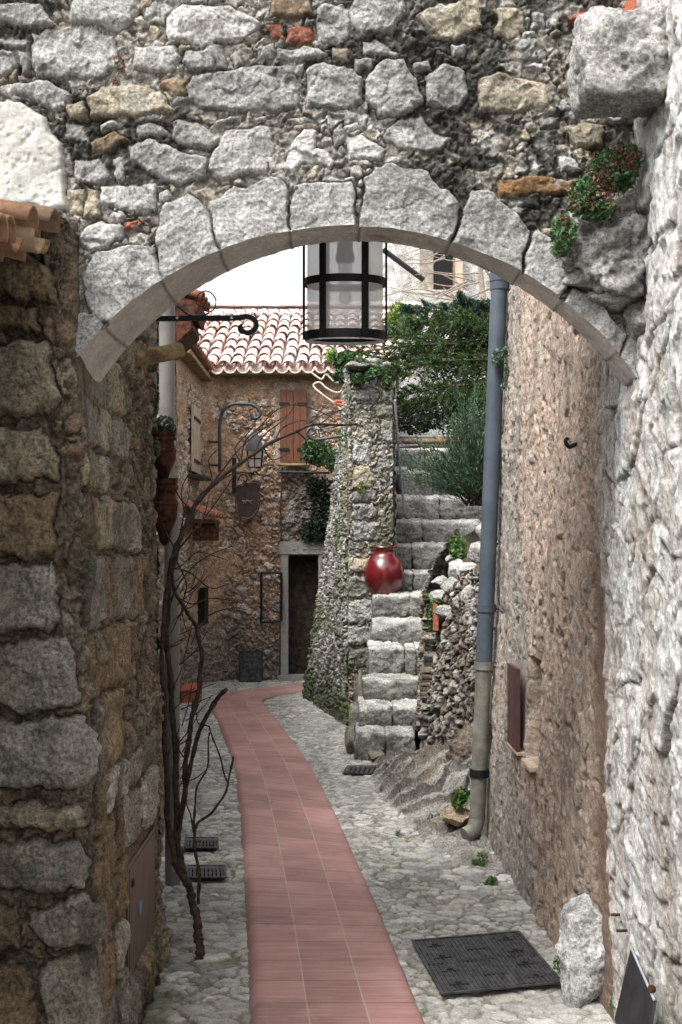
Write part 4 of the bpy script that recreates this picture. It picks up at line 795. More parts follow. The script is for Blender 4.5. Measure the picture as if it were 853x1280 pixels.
# wall items
gl = empty('street_lantern', P(355/1, 560, 15.2)*0+P(274, 560, 15.2), 'small grey pointed lantern hanging from a gooseneck arm on the far house', 'lantern')
dd = 15.0; S = lambda l, m=5: smooth_path([P(a, b, dd) for a, b in l], m)
MB().tube(S([(275, 588), (275, 560), (275, 530), (279, 512), (290, 504), (305, 503), (318, 505), (325, 512), (324, 519), (317, 521), (314, 516)]), .022, 10).tube(S([(308, 503), (312, 499), (310, 496)]), .012, 6).build('arm', M['lead'], gl, True)
for yy in (551, 580): MB().tube([P(262, yy, dd+.05), P(276, yy, dd)], .014, 8).tube([P(262, yy, dd+.05), P(262, yy, 15.45)], .014, 8).build('wall_stay', M['lead'], gl, True)
lc2 = P(319, 583, dd)
MB().tube([P(319, 521, dd), P(319, 532, dd)], .01, 8).build('link', M['lead'], gl, True)
m = MB(); m.lathe([(.0, .50), (.018, .49), (.03, .44), (.135, .235), (.142, .225), (.12, .22)], lc2, 6, R(30), R(390)); m.build('hood', M['lead'], gl)
m = MB()
for k in range(6):
    a = R(30+60*k); m.tube([lc2+(.11*math.cos(a), .11*math.sin(a), .23), lc2+(.09*math.cos(a), .09*math.sin(a), .0)], .008, 6)
m.lathe([(.10, .11), (.108, .11), (.108, .125), (.10, .125)], lc2, 6, R(30), R(390)); m.lathe([(.0, .0), (.098, .0), (.098, .015), (.0, .015)], lc2, 6, R(30), R(390)); m.build('cage', M['iron'], gl)
m = MB(); m.lathe([(.10, .225), (.083, .01)], lc2, 6, R(30), R(390)); m.build('glass', M['glass'], gl)
sg_ = empty('hanging_sign', P(309, 620, 15.2), 'dark brown shield shaped sign with a small pale motif on the far house', 'sign')
sh = [(-.14, .17), (-.06, .20), (-.02, .23), (.02, .20), (.08, .24), (.155, .21), (.135, .12), (.15, .03), (.13, -.10), (.06, -.185), (0, -.20), (-.07, -.18), (-.125, -.10), (-.13, .02), (-.11, .10)]
bd = MB().prism(sh, P(309, 626, 15.12), (1, 0, 0), (0, 0, 1), (0, 1, 0), .025).build('board', plain('sign_brown', (.055, .035, .025), .6), sg_, bevel=.004)
q = P(309, 626, 15.105)
MB().tube(smooth_path([q+(-.06, 0, .015), q+(-.03, 0, .0), q+(0, 0, .012), q+(.04, 0, .0), q+(.065, 0, .018)]), .010, 6).tube([q+(-.03, 0, 0), q+(-.05, 0, -.03)], .006, 5).tube([q+(.035, 0, 0), q+(.05, 0, -.03)], .006, 5).tube([q+(-.01, 0, .01), q+(-.02, 0, -.03)], .006, 5).build('motif', M['motif'], bd)
MB().tube(smooth_path([(*(P(309, 626, 15.1)+(a*1.08, 0, b*1.08)),) for a, b in sh+[sh[0]]], 3), .009, 6).build('rope_edge', M['lead'], bd)
MB().box(P(293, 594, 15.15), (.05, .05, .45)).tube(S([(293, 590), (305, 589), (318, 590)]), .010, 6).tube(S([(297, 600), (302, 592), (309, 594), (308, 600), (304, 599)]), .008, 6).tube(S([(325, 593), (319, 588), (314, 593), (316, 597)]), .008, 6).build('bracket', M['iron'], sg_, False)
m = MB()
for a, b in (((327, 716), (352, 716)), ((352, 716), (352, 776)), ((352, 776), (327, 778)), ((327, 778), (327, 716))): m.tube([P(*a, 15.3), P(*b, 15.3)], .016, 8)
for a in ((327, 716), (327, 778)): m.tube([P(*a, 15.3), P(*a, 15.5)], .014, 6)
tag(m.build('wall_rack', M['iron'], None, True), 'empty rectangular iron frame on the far house wall beside the doorway', 'iron frame')
m = MB(); m.tube([P(352, 700, 15.42), P(351, 640, 15.42), P(353, 585, 15.42)], .012, 6).tube([P(352, 700, 15.42), P(350, 850, 15.42)], .010, 6)
tag(m.build('wall_cable', M['oldcut'], None, True), 'thin dark cable running down the far house wall left of the doorway', 'cable')
m = MB(); m.tube([P(346, 590.5, 15.2), P(352, 590, 15.2), P(412, 591, 15.2)], [.004, .018, .014], 8)
for px in (358, 375, 395): m.tube([P(px, 590.5, 15.2), P(px, 590.5, 15.5)], .010, 6)
tag(m.build('iron_rod', M['iron'], None, True), 'horizontal pointed iron rod just below the brown shutters', 'iron rod')
eb = empty('utility_box', P(314, 850, 15.1), 'dark grey square hatch standing at the foot of the far house', 'utility box')
MB().box(P(314, 835, 15.27), (.30, .10, .40)).build('box', M['dsteel'], eb, bevel=.008); MB().box(P(314, 835, 15.20)+(0,-.005,0), (.27, .02, .37)).tube([P(314, 835, 15.19), P(314, 835, 15.17)], .02, 10).build('door', M['cover'], eb, bevel=.004)
# tiled canopy + pot at far left
ca = empty('tiled_canopy', P(255, 655, 14.5), 'small red tiled canopy on the left side of the far house', 'canopy')
sp = [((-1.95, 14.3-.15*k, 2.24), (-1.42-.02*k, 14.3-.15*k, 2.05), .07, .085, dict(seg=8)) for k in range(5)]; tiles('roof', sp, M['tile'], ca, [(.42, .17, .12), (.35, .14, .1)], 14)
MB().box((-1.65, 14.0, 2.0), (.4, .7, .05)).box((-1.55, 13.75, 1.88), (.3, .05, .2)).build('bracket_board', M['rust'], ca, bevel=.005)
fp = empty('flower_pot', G(240, 872), 'low terracotta trough standing on cobbles at the far left', 'flower pot')
MB().box(G(240, 876)+(0, 0, .09), (.19, .36, .17)).build('trough', M['terra'], fp, bevel=.02); MB().box(G(240, 876)+(0, 0, .17), (.215, .385, .03)).build('rim', M['terra'], fp, bevel=.008)
pts = np.concatenate([blob_pts(P(396, 566, 14.9), (.20, .15, .17), 1500, 41), blob_pts(P(414, 575, 14.8), (.10, .1, .14), 400, 45)]); tag(leaves('wall_shrub', pts, .05, None, ((.035, .075, .03), (.05, .10, .04), (.08, .13, .05)), .6, s=11), 'dark green shrub beside the lower corner of the brown shutters', 'shrub')
pts = np.concatenate([blob_pts(P(403, 640, 15.3), (.14, .1, .42), 1900, 42), blob_pts(P(392, 610, 15.3), (.10, .1, .15), 500, 43), blob_pts(P(388, 665, 15.35), (.15, .08, .14), 500, 44)]); tag(leaves('ivy', pts, .045, None, ((.015, .03, .014), (.025, .045, .02), (.02, .02, .015)), .7, s=12), 'dark ivy hanging above the doorway of the far house', 'ivy')
#==================================================================== BATTERED MOSSY WALL LEFT OF THE STAIRS
mw = empty('battered_wall', (0, 12.5, 0), 'leaning mossy rubble wall with white corner stones left of the stairs', 'wall')
ss = np.linspace(0, 1, 280); vv = np.linspace(0, 1, 420); Sg, Tg = np.meshgrid(ss, vv)
bx = np.interp(Sg, [0, .35, 1], [.085, -.10, -.45]); by = np.interp(Sg, [0, .35, 1], [11.35, 12.2, 13.95])
tz = np.interp(Sg, [0, .30, .36, .7, 1], [3.42, 3.48, 2.92, 2.86, 2.75]); txx = np.interp(Sg, [0, .30, .36, 1], [.10, .045, .035, -.02]); tyy = by+.05
X = bx+(txx-bx)*Tg**.9; Yp = by+(tyy-by)*Tg; Zp = -.05+(tz+.05)*Tg
h, col, cat = relief(Sg*2.75, Zp, fill=[(.16, .075), (.08, .045)], s=600, mortar=(.16, .14, .10), mh=.014, rock=.016, H=.035, w=.03, joint=.008, warp=.02, fillcols=[(.34, .335, .31), (.40, .39, .37), (.27, .26, .24), (.2, .19, .165), (.44, .43, .41)], tilt=.2)
X = X-h; Yp = Yp-h*.3
mn = fbm(Sg*5, Zp*2.2, o=4, s=601); col = blend(col, sm(.0, .3, mn)*.75, (.10, .135, .045)); col = blend(col, sm(.1, .4, fbm(Sg*7, Zp*3, o=4, s=602))*.5, (.09, .08, .065)); col = blend(col, sm(.5, .1, Zp+.2*mn)*.7, (.06, .08, .03))
col = blend(col, sm(.18, .12, Sg)*sm(2.7, 2.4, Zp)*sm(1.9, 2.1, Zp)*.6, (.25, .17, .10))
grid_mesh('rubble_face', np.stack([X, Yp, Zp], -1), M['far'], mw, col)
# front end with quoins
xs2 = np.linspace(.06, .52, 150); zs2 = np.linspace(-.03, 3.42, 480); U, V = np.meshgrid(xs2, zs2)
q_ = []; rg = np.random.default_rng(8); z = .35; k = 0
while z < 3.35:
    hh_ = rg.uniform(.12, .24) if z > 1.4 else rg.uniform(.17, .27); w_ = .20+.07*((k) % 2) if z < 1.9 else rg.uniform(.16, .26)
    j = lambda: rg.uniform(-.015, .015); x0_ = .075 if z < 1.6 else .11
    _ = q_.append(([(x0_+j(), z+.01+j()*.3), (x0_+w_+j(), z+.012+j()*.5), (x0_+w_+.01+j(), z+hh_*.55), (x0_+w_-.01+j(), z+hh_-.012), (x0_+j(), z+hh_-.01+j()*.4), (x0_-.01, z+hh_*.5)], ['g', 'q', 'g', 't', 'd'][int(rg.integers(0, 5))], .035)) if rg.random() < (.95 if z < 1.5 else .55) else None
    q_.append(([(x0_+w_+.03+j(), z+.01), (.50+j(), z+.012), (.505, z+hh_*.6), (.49+j(), z+hh_-.012), (x0_+w_+.035, z+hh_-.014)], ['g', 'q', 'd'][int(rg.integers(0, 3))], .035)) if rg.random() < (.9 if z < 1.5 else .4) else None
    z += hh_; k += 1
h, col, cat = relief(U, V, fill=[(.15, .11), (.07, .05)], polys=q_, s=620, bury=.05, mortar=(.16, .14, .105), mh=.014, rock=.016, H=.03, w=.03, warp=.018)
col = blend(col, sm(.0, .3, fbm(U*5, V*3, o=4, s=621))*.6, (.12, .125, .065)); col = col*.9; h = h+.02*fbm(U*6, V*6, o=4, s=623); col = blend(col, sm(.45, .55, vn(U*9, V*2.5, s=622))*.3, (.3, .22, .14))
lean = .05*sm(0, 3, V)*0
rt = np.interp(V, [0, 1.1, 1.6, 3.4], [.24, .28, .52, .50]); ULm = .065+(rt-.065)*(U-.06)/.46
endd = sm(.485, .52, U)+sm(.075, .06, U); grid_mesh('corner_stones', np.stack([np.where(V < 3.5, np.minimum(U, 9), U), 11.35-h+endd*.10+.02*fbm(U*2, V*3, s=5), V], -1), M['far'], mw, col, (V < 3.28+.16*fbm(U*7, V*0, o=2, s=9)-.25*np.abs(U-.27))[:-1, :-1])
# inner side along stairs, and the coping
u = np.linspace(0, 2.6, 120); v = np.linspace(0, 3.30, 160); U, V = np.meshgrid(u, v); h, col, _ = relief(U, V, fill=[(.18, .12)], s=640, mortar=(.13, .12, .09), fillcols=[(.4, .39, .36), (.3, .29, .26), (.46, .45, .42)])
tz2 = np.interp(U, [0, 2.6], [3.42, 3.6]); grid_mesh('inner_face', np.stack([.50+h*.8+.02*U, 11.36+U, V/3.45*tz2], -1), M['far'], mw, col)
lst = []; rg = np.random.default_rng(3)
for k in range(26):
    tt_ = k/25; rockmesh('c', (.30+rg.uniform(-.17, .17), 11.4+tt_*2.4, 3.40+rg.uniform(-.02, .13)), (rg.uniform(.07, .13), rg.uniform(.08, .13), rg.uniform(.04, .07)), None, None, np.array((.27, .265, .23))*rg.uniform(.7, 1.1), 300+k, cuts=10, sub=3, rough=.12, join=lst)
for k in range(12):
    tt_ = k/11; rockmesh('c', (np.interp(tt_, [0, 1], [.10, .02])+rg.uniform(0, .1), 12.3+tt_*1.6, 2.86-.1*tt_+rg.uniform(0, .05)), (rg.uniform(.07, .12), .1, rg.uniform(.04, .07)), None, None, (.42, .42, .38), 340+k, cuts=10, sub=3, rough=.12, join=lst)
joined('coping', lst, M['far'], mw)
MB().box((.28, 12.7, 1.65), (.36, 2.4, 3.35)).box((.2, 13.2, 1.3), (.28, 1.4, 2.7)).build('core', M['soil'], mw)
gb = empty('scroll_bracket', P(440, 545, 11.8), 'thin iron scroll bracket sticking out from the mossy wall', 'bracket')
dd = 12.2; MB().tube(S([(448, 540), (425, 545), (400, 549), (390, 548), (384, 541), (389, 535), (394, 540), (390, 543)]), .016, 8).tube(S([(448, 531), (425, 532), (405, 536), (392, 537)]), .009, 6).tube(S([(398, 536), (400, 548), (402, 556)]), .007, 6).build('scroll', M['lead'], gb, True)
dd = 12.0; MB().tube(S([(437, 502), (420, 502), (424, 506), (437, 507)]), .02, 6).build('tile_ledge', M['terra'], mw, True)
#==================================================================== STAIRS
stt = empty('stone_stairs', (.4, 10.5, 0), 'worn grey stone steps climbing between the mossy wall and garden', 'stairs')
# front y px, depth, left px, right px
STP = [(917, 9.50, 445, 520), (885.5, 9.80, 449, 526), (851, 10.10, 454, 533), (810.6, 10.42, 461, 535), (776.5, 10.74, 465, 536), (745.5, 11.03, 466, 552), (715, 11.40, 489, 568), (681.5, 11.72, 491, 572), (652, 12.05, 490, 604), (622, 12.40, 494, 606), (591, 12.75, 497, 606), (561, 13.10, 497, 610)]
pz = -.03; splits = [[.5], [.55], [.0], [.62, .8], [.0], [.55], [.35, .7], [.3], [.33], [.5], [.4], [.3]]
rg = np.random.default_rng(12)
for i, (yp, d, xl_, xr_) in enumerate(STP):
    z1 = EYE-(yp-HY)*d/F; x0_ = (xl_-HX)*d/F; x1_ = (xr_-HX)*d/F; lst = []
    cuts_ = [0]+[c for c in splits[i] if c > 0]+[1]; hz_ = z1-pz+.05
    for k in range(len(cuts_)-1):
        a, b = x0_+(x1_-x0_)*cuts_[k], x0_+(x1_-x0_)*cuts_[k+1]
        dz = rg.uniform(-.008, .008)
        rockmesh('s', ((a+b)/2, d+.23+rg.uniform(-.01, .01), z1-hz_/2+dz), ((b-a)/2*1.03, .245, hz_/2*1.05), None, None, np.array((.285, .28, .26))*(1.0 if i < 9 else 1.45)*rg.uniform(.8, 1.2), 700+i*5+k, box=1, cuts=14, sub=5, rough=.19, colvar=.35, join=lst)  # last steps get a lighter base colour to offset the boughs' shade
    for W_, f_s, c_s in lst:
        tread_light = sm(z1-.035, z1-.005, W_[:, 2]+.012*vn(W_[:, 0]*14, W_[:, 1]*14, s=i))[:, None]; gr = sm(.12, .0, W_[:, 2]-pz+.03*vn(W_[:, 0]*12, W_[:, 2]*12, s=i+3))[:, None]  # tread tops painted lighter: sky-lit look along with wear
        c_s[:] = c_s*(.78+(.75 if i < 9 else 1.1)*tread_light); c_s[:] = c_s*(1-.7*gr)+np.array((.075, .08, .05))*.7*gr  # lightening of the upper treads boosted against the tree's shade
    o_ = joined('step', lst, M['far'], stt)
    pz = z1
MB().box((.38, 10.35, .08), (.36, 1.1, .2)).box((.40, 11.1, .40), (.30, .7, .7)).box((.85, 12.35, .8), (.50, .7, 1.5)).box((1.0, 13.0, 1.0), (.7, .8, 2.1)).build('core', M['soil'], stt)
lst = []
for k, (px, py, d, sx, sz) in enumerate([(440, 925, 9.9, .05, .12), (444, 900, 10.2, .05, .14), (452, 875, 10.5, .06, .2), (520, 962, 9.4, .04, .03), (470, 943, 9.48, .06, .03), (490, 944, 9.47, .05, .03)]): rockmesh('f', P(px, py, d), (sx, .13, sz), None, None, (.22, .215, .17), 760+k, cuts=10, sub=4, rough=.12, join=lst)
for l_ in lst: joined('side_stone', [l_], M['far'], stt)
# landing wall behind top of stairs
lw = rockmesh('landing_slab', ((515-HX)*13.45/F+.25, 13.65, 2.92), (.55, .2, .035), M['far'], None, (.36, .25, .16), 90, box=1, cuts=5, sub=4, rough=.1); tag(lw, 'long brown stone slab across the top of the stairs', 'slab')
# vase
vz = STP[5]; vc = P(480.5, 744, 11.27); vc[2] = EYE-(745.5-HY)*11.03/F+.004
va = empty('vase', vc, 'round dark red glazed vase standing on a stair tread', 'vase')
k_ = 11.27/F*1.0; pr = [(0, 0), (14, 0), (17, 3), (22, 12), (25.2, 24), (24.5, 34), (20, 44), (14.5, 51), (13.2, 56), (14.5, 59), (15.5, 60.5), (15, 61.5), (13, 61), (12, 57), (13, 50), (18, 43)]
prs = smooth_path([(a*k_, b*k_*1.0, 0) for a, b in pr], 4)[:, :2]
m = MB(); m.lathe([(max(a, 0), b) for a, b in prs], vc, 40); m.build('body', M['glaze'], va, True)
m = MB(); m.lathe([(13.5*k_, 60*k_), (15.7*k_, 60*k_), (16*k_, 61*k_), (15.5*k_, 62*k_), (12.5*k_, 62*k_)], vc, 40); m.build('rim', M['glaze'], va, True)
# handrail
hr = empty('handrail', P(490, 600, 12), 'thin grey metal handrail on the upper stairs', 'handrail')
MB().tube([P(494, 500, 11.30), P(497, 548, 11.5), P(502, 603, 11.7), P(506, 640, 11.85)], .012, 10).build('sloping_rail', M['zinc'], hr, True)
MB().tube([P(489, 546, 12.9), P(545, 546, 12.9)], .013, 10).build('cross_rail', M['zinc'], hr, True); MB().tube([P(488, 540, 12.9), P(504, 556, 13.0)], .009, 8).build('brace', M['zinc'], hr, True); MB().tube([P(494, 587, 12.1), P(509, 587, 12.1)], .03, 8).build('wall_socket', M['zinc'], hr, True)
#==================================================================== RUBBLE RETAINING WALL, GARDEN
gw = empty('retaining_wall', (.8, 8.6, 0), 'dark dry rubble wall topped with white boulders right of the stairs', 'wall')
pl_ = np.array([(1.13, 11.5), (.90, 10.95), (.755, 10.3), (.66, 9.7), (.66, 9.42), (.80, 8.7), (.93, 7.9), (.96, 7.0)]); sg2 = np.concatenate([[0], np.cumsum(np.linalg.norm(np.diff(pl_, axis=0), axis=1))])
u = np.linspace(0, sg2[-1], 420); v = np.linspace(0, 1, 260); U, T = np.meshgrid(u, v)
tz = np.interp(U, sg2, [1.9, 1.62, 1.42, 1.26, 1.28, 1.50, 1.60, 1.6]); Zp = -.03+(tz+.03)*T; X = np.interp(U, sg2, pl_[:, 0]); Yp = np.interp(U, sg2, pl_[:, 1])
h, col, cat = relief(U, Zp, fill=[(.20, .15), (.10, .08)], s=660, bury=.05, mortar=(.05, .042, .032), mh=.02, rock=.016, H=.06, w=.04, joint=.008, warp=.02, fillcols=[(.28, .26, .23), (.22, .195, .16), (.32, .31, .28), (.18, .145, .11), (.36, .35, .32)], tilt=.3)
h = h+.05*fbm(U*1.6, Zp*1.6, o=3, s=661)-.12*(1-T)*0
col = blend(col, sm(.15, .4, fbm(U*3, Zp*3, o=4, s=662))*.4, (.2, .15, .10))
nyy = np.interp(U, [0, sg2[3], sg2[4], sg2[-1]], [0, .2, .75, .9])
grid_mesh('rubble_face', np.stack([X-h*.7+.12*T*(U > sg2[4]), Yp-h*nyy+.10*T*nyy, Zp], -1), M['far'], gw, col)
lst = []; rg = np.random.default_rng(31)
for k, (px, py, d, s_) in enumerate([(553, 748, 9.5, .10), (568, 735, 9.3, .09), (585, 715, 9.0, .12), (600, 725, 8.6, .10), (560, 765, 9.3, .09), (578, 752, 9.0, .09), (573, 712, 9.6, .10), (603, 690, 8.8, .12), (592, 745, 8.6, .09), (610, 665, 8.9, .1), (553, 728, 10.3, .07), (566, 700, 10.9, .08)]):
    rockmesh('b', P(px, py, d), (s_*rg.uniform(.7, 1.1), s_, s_*rg.uniform(.5, .8)), None, None, np.array((.45, .44, .41))*rg.uniform(.75, 1.1), 800+k, cuts=10, sub=4, rough=.14, join=lst)
joined('top_boulders', lst, M['rock'], gw)
tag(MB().prism([(0, 0), (.035, .0), (.035, .20), (.0, .215)], P(543, 789, 9.3), (1, 0, 0), (0, 0, 1), (0, 1, 0), .14).build('terracotta_tile', M['terra'], None, bevel=.004), 'upright terracotta tile wedged in the top of the rubble wall', 'tile')
# garden bank
gx, gy = np.meshgrid(np.linspace(0, 1, 60), np.linspace(7.4, 17, 120)); x0_ = np.interp(gy, [7.4, 8.7, 9.5, 10.5, 11.2, 11.6, 13.4, 17], [1.0, .95, .85, .95, 1.15, 1.45, 1.55, .6]); gxx = x0_+gx*4
gz = np.interp(gy, [7.4, 9.5, 11.5, 13, 17], [1.45, 1.22, 1.9, 2.6, 3.1])+.35*gx+.06*fbm(gxx*3, gy*3, o=3, s=5)
tag(grid_mesh('terrain', np.stack([gxx, gy, gz], -1), M['soil']), kind='structure')
# rock outcrop at pipe foot
U, V = np.meshgrid(np.linspace(0, 1, 260), np.linspace(0, 1, 620))
a0 = G(432, 968); a1 = G(545, 1095)
y_ = 6.15+(9.45-6.15)*V; xl2 = np.interp(y_, [6.15, 6.6, 7.4, 8.3, 9.45], [.70, .50, .30, .18, .16]); xr2 = np.interp(y_, [6.15, 7, 9.45], [.98, 1.0, .95]); x_ = xl2+(xr2-xl2)*U
hgt = np.interp(y_, [6.15, 6.6, 7.0, 7.6, 8.3, 9.2, 9.45], [0, .01, .06, .16, .22, .10, .0])*sm(0, 1, U*1.15)
st_ = (x_*1.0+y_*.55); dg = ridge(st_*3.5, (y_-x_*.8)*.8, o=4, s=701); ht = hgt*(1+.35*dg)+.03*dg*sm(0, .15, U)*sm(0, .15, V)*sm(1, .9, V)+.018*fbm(x_*12, y_*12, o=4, s=702)-.018
ht = ht+.035*ridge(st_*9, (y_-x_*.8)*1.5, o=4, s=706)*sm(0, .3, U)*sm(0, .1, V)+.05*fbm(st_*2.4, y_*1.2, o=3, s=705)*sm(0, .3, U)
saw = (y_-.22*x_)*4.2+.95*fbm(x_*2.2, y_*2.2, o=3, s=711); sf_ = saw-np.floor(saw); sid = _h(np.floor(saw).astype(np.int64), np.floor(x_*3+saw*.4).astype(np.int64)*0, np.zeros(x_.shape, np.int64), 7); ed_ = sm(0, .2, U)*sm(.08, .4, V)*sm(1, .95, V); ht = ht+ed_*(.035+.05*sid)*(1-sf_)**1.2
saw2 = (y_-.3*x_)*15+.8*fbm(x_*4, y_*4, o=3, s=713); s2_ = saw2-np.floor(saw2); ht = ht+ed_*.014*(1-s2_)
ccol = np.array((.27, .26, .235))*(1+.45*dg+.2*fbm(x_*5, y_*5, o=3, s=703))[..., None]; ccol = blend(ccol, (sm(.10, .0, sf_)+.6*sm(.93, 1, sf_))*ed_*.8, (.07, .06, .05)); ccol = blend(ccol, sm(.16, .0, s2_)*ed_*.5, (.12, .105, .09)); ccol = blend(ccol, sm(.2, .45, fbm(x_*4, y_*4, o=3, s=704))*.5, (.2, .17, .12))
tag(grid_mesh('rock_outcrop', np.stack([x_, y_, ht], -1), M['rock'], None, ccol), 'striated bare rock sloping up from the cobbles to the pipe foot', 'rock')
a_ = rockmesh('foot_stone', P(572, 1019, 7.0), (.10, .09, .05), M['rock'], None, (.36, .29, .20), 72, cuts=9, rough=.12, rot=.4); tag(a_, 'tan wedge shaped stone lying beside the foot of the drain pipe', 'stone')
a_ = rockmesh('layered_rock', P(584, 945, 8.0), (.09, .10, .18), M['far'], None, (.16, .13, .10), 75, cuts=12, rough=.3, rot=.4, stria=.8); tag(a_, 'dark brown layered stone at the lower end of the rubble wall behind the pipe', 'stone')
#==================================================================== WHITE HOUSE up behind
wh = empty('white_house', P(550, 420, 19), 'white rough plastered house above the garden behind the trees', 'house')
U, V = np.meshgrid(np.linspace(.42, 4.0, 220), np.linspace(2.6, 8.2, 280)); hh = .03*fbm(U*2, V*2, o=4, s=800)+.015*fbm(U*9, V*9, o=3, s=801); cc = np.ones(U.shape+(3,))*np.array((.60, .59, .56)); cc = blend(cc, sm(.1, .4, fbm(U*4, V*2, o=4, s=802))*.6, (.38, .36, .33)); cc = blend(cc, sm(.3, .5, fbm(U*9, V*6, o=3, s=803))*.5, (.2, .19, .17)); cc = blend(cc, sm(2.25, 2.6, U)*sm(-.2, .2, fbm(U*4, V*4, o=3, s=804))*.7, (.36, .25, .14))
grid_mesh('wall', np.stack([U, 19-hh, V], -1), M['far'], wh, cc)
MB().box((2.2, 20.2, 5.3), (3.5, 2.3, 5.6)).build('rear_wall', M['soil'], wh)
q = P(547, 350, 18.9); wn_ = MB().box(q, (.55, .16, 1.0)).build('window', M['soffitwood'], wh, bevel=.01); MB().box(q+(.08, -.09, .0), (.30, .02, .9)).build('pane', M['dark'], wn_); MB().box(q+(.33, -.12, -.1), (.12, .12, 1.3)).build('post', M['paleboard'], wh, bevel=.01)
MB().tube([P(479, 312, 17.5), P(530, 350, 17.5)], .04, 8).build('roof_strut', M['iron'], wh, True)
an_ = MB().box(P(545, 400, 18.85), (1.0, .3, .9)).build('annex_wall', M['far'], wh, bevel=.03); colorise(an_, (.5, .48, .45))
#==================================================================== VEGETATION
def conifer_tree(name, trunk, boughs, label, cols, n, leaf, s, spread=.16, droop=.05, cat='tree'):
    e_ = empty(name, trunk[0], label, cat); m = MB(); m.tube(smooth_path(trunk, 4), np.linspace(.07, .03, 4*(len(trunk)-1)+1), 8); m.build('trunk', M['bark'], e_, True)
    rg = np.random.default_rng(s); cs, ds = [], []; bm_ = MB()
    for (a, b, sag, w) in boughs:
        a, b = np.array(a), np.array(b); mid_ = (a+b)/2+(0, 0, sag); pth = smooth_path([a, mid_, b], 8); bm_.tube(pth, np.linspace(.020, .004, len(pth)), 6)
        for k in range(n//5):
            t_ = rg.random()**.8; p = pth[int(t_*(len(pth)-1))]; dv = (b-a)/np.linalg.norm(b-a)
            sd_ = rg.normal(size=3); sd_ -= dv*(sd_@dv); sd_ /= np.linalg.norm(sd_); tw = dv*.7+sd_*.75; r = w*rg.random()*(1-.55*t_)*(.6+.8*abs(vn(np.array([t_*9+s]), np.array([a[0]*5]))[0]))
            q = p+tw*r+(0, 0, -droop*r); cs.append(q); ds.append(tw+(0, 0, -.1))
        for k in range(int(n*.17)):      # side sprays
            t_ = rg.uniform(.08, 1); p = pth[int(t_*(len(pth)-1))]; dv = (b-a)/np.linalg.norm(b-a); sd_ = rg.normal(size=3)*np.array((.8, .8, .75)); sd_ -= dv*(sd_@dv); sd_ /= np.linalg.norm(sd_)
            tw = dv*.75+sd_*.8; ln_ = w*rg.uniform(.7, 1.9)*(1.1-.5*t_); tq = np.linspace(.1, 1, 46)
            pts_ = p+tw*(tq*ln_)[:, None]+np.array([0, 0, -.35])*(tq**2*ln_)[:, None]; bm_.tube([p, pts_[20], pts_[-1]], [.004, .003, .0015], 4)
            pts_ = pts_+rg.normal(size=pts_.shape)*(.022*(1.15-tq))[:, None]; cs += list(pts_); ds += [tw+rg.normal(size=3)*.35 for _ in pts_]
    bm_.build('boughs', M['bark'], e_, True)
    leaves('crown', cs, leaf, e_, cols, .28, dirs=np.array(ds), s=s); return e_
dj_ = 12.6; B0 = P(640, 470, dj_)
bg = [(P(640, 440, 12.9), P(470, 420, 12.2), .04, .17), (P(640, 430, 12.8), P(505, 402, 12.5), .05, .14), (P(640, 450, 12.7), P(436, 470, 12.0), .10, .17), (P(640, 440, 12.7), P(470, 450, 12.1), .06, .18), (P(640, 420, 13), P(545, 398, 12.8), .04, .2), (P(620, 430, 12.6), P(575, 400, 12.4), .05, .2), (P(645, 500, 12.5), P(470, 508, 12.1), .02, .13), (P(640, 460, 12.9), P(580, 440, 12.5), 0, .25), (P(600, 430, 12.6), P(448, 440, 11.9), .03, .15), (P(620, 450, 12.3), P(450, 478, 11.5), .08, .15), (P(620, 480, 12.2), P(485, 500, 11.6), .05, .14), (P(640, 490, 12.6), P(560, 500, 12.3), .0, .2)]
conifer_tree('juniper_tree', [P(640, 640, 12.9), P(642, 540, 12.9), P(640, 440, 12.9), P(630, 400, 12.9)], bg, 'spreading dark green juniper with drooping boughs above the stairs', ((.038, .08, .018), (.022, .05, .016), (.075, .115, .03), (.04, .085, .025)), 400, .040, 51)
bg = [(P(650, 400, 13.8), P(505, 385, 13.4), .05, .15), (P(650, 395, 13.8), P(515, 405, 13.4), .0, .13), (P(650, 380, 13.6), P(560, 400, 13.4), .05, .2), (P(650, 420, 13.6), P(575, 380, 13.4), .02, .22)]
conifer_tree('fir_tree', [P(655, 600, 13.8), P(652, 480, 13.8), P(650, 370, 13.8)], bg, 'blue green fir branches reaching left below the white house window', ((.05, .09, .06), (.035, .065, .045), (.08, .12, .08)), 260, .085, 52)
# rosemary-like big bush
e_ = empty('rosemary_bush', P(590, 650, 11), 'large rounded dark green needle bush right of the upper steps', 'bush')
cs, ds = [], []; rg = np.random.default_rng(5); tb = MB()
for k in range(640):
    b0 = P(600+rg.uniform(-18, 18), 632, 11.1+rg.uniform(-.3, .3)); a = rg.uniform(-1.25, .85); l = rg.uniform(.35, 1.05)*(1.12 if -.5 < a < .2 else .8); dr_ = np.array([math.sin(a)*.62, rg.uniform(-.7, .4), math.cos(a)*1.1]); dr_ /= np.linalg.norm(dr_)
    if k % 8 == 0: tb.tube([b0, b0+dr_*l*.85], .006, 5)
    n_ = 34; tq = rg.uniform(.25, 1, n_)**.7; pp_ = b0+dr_*(tq*l)[:, None]+np.array([-.10, 0, -.10])*(tq**2*l)[:, None]*abs(a)+rg.normal(size=(n_, 3))*.02; cs.append(pp_); ds.append(np.repeat((dr_*1.2)[None], n_, 0))
tb.build('stems', M['bark'], e_, True); leaves('foliage', np.concatenate(cs), .046, e_, ((.035, .075, .035), (.05, .095, .05), (.025, .05, .025), (.08, .13, .07)), .22, dirs=np.concatenate(ds), s=53)
e_ = empty('terrace_shrub', P(560, 540, 14.2), 'dark leafy shrubs on the terrace behind the stair top', 'bush')
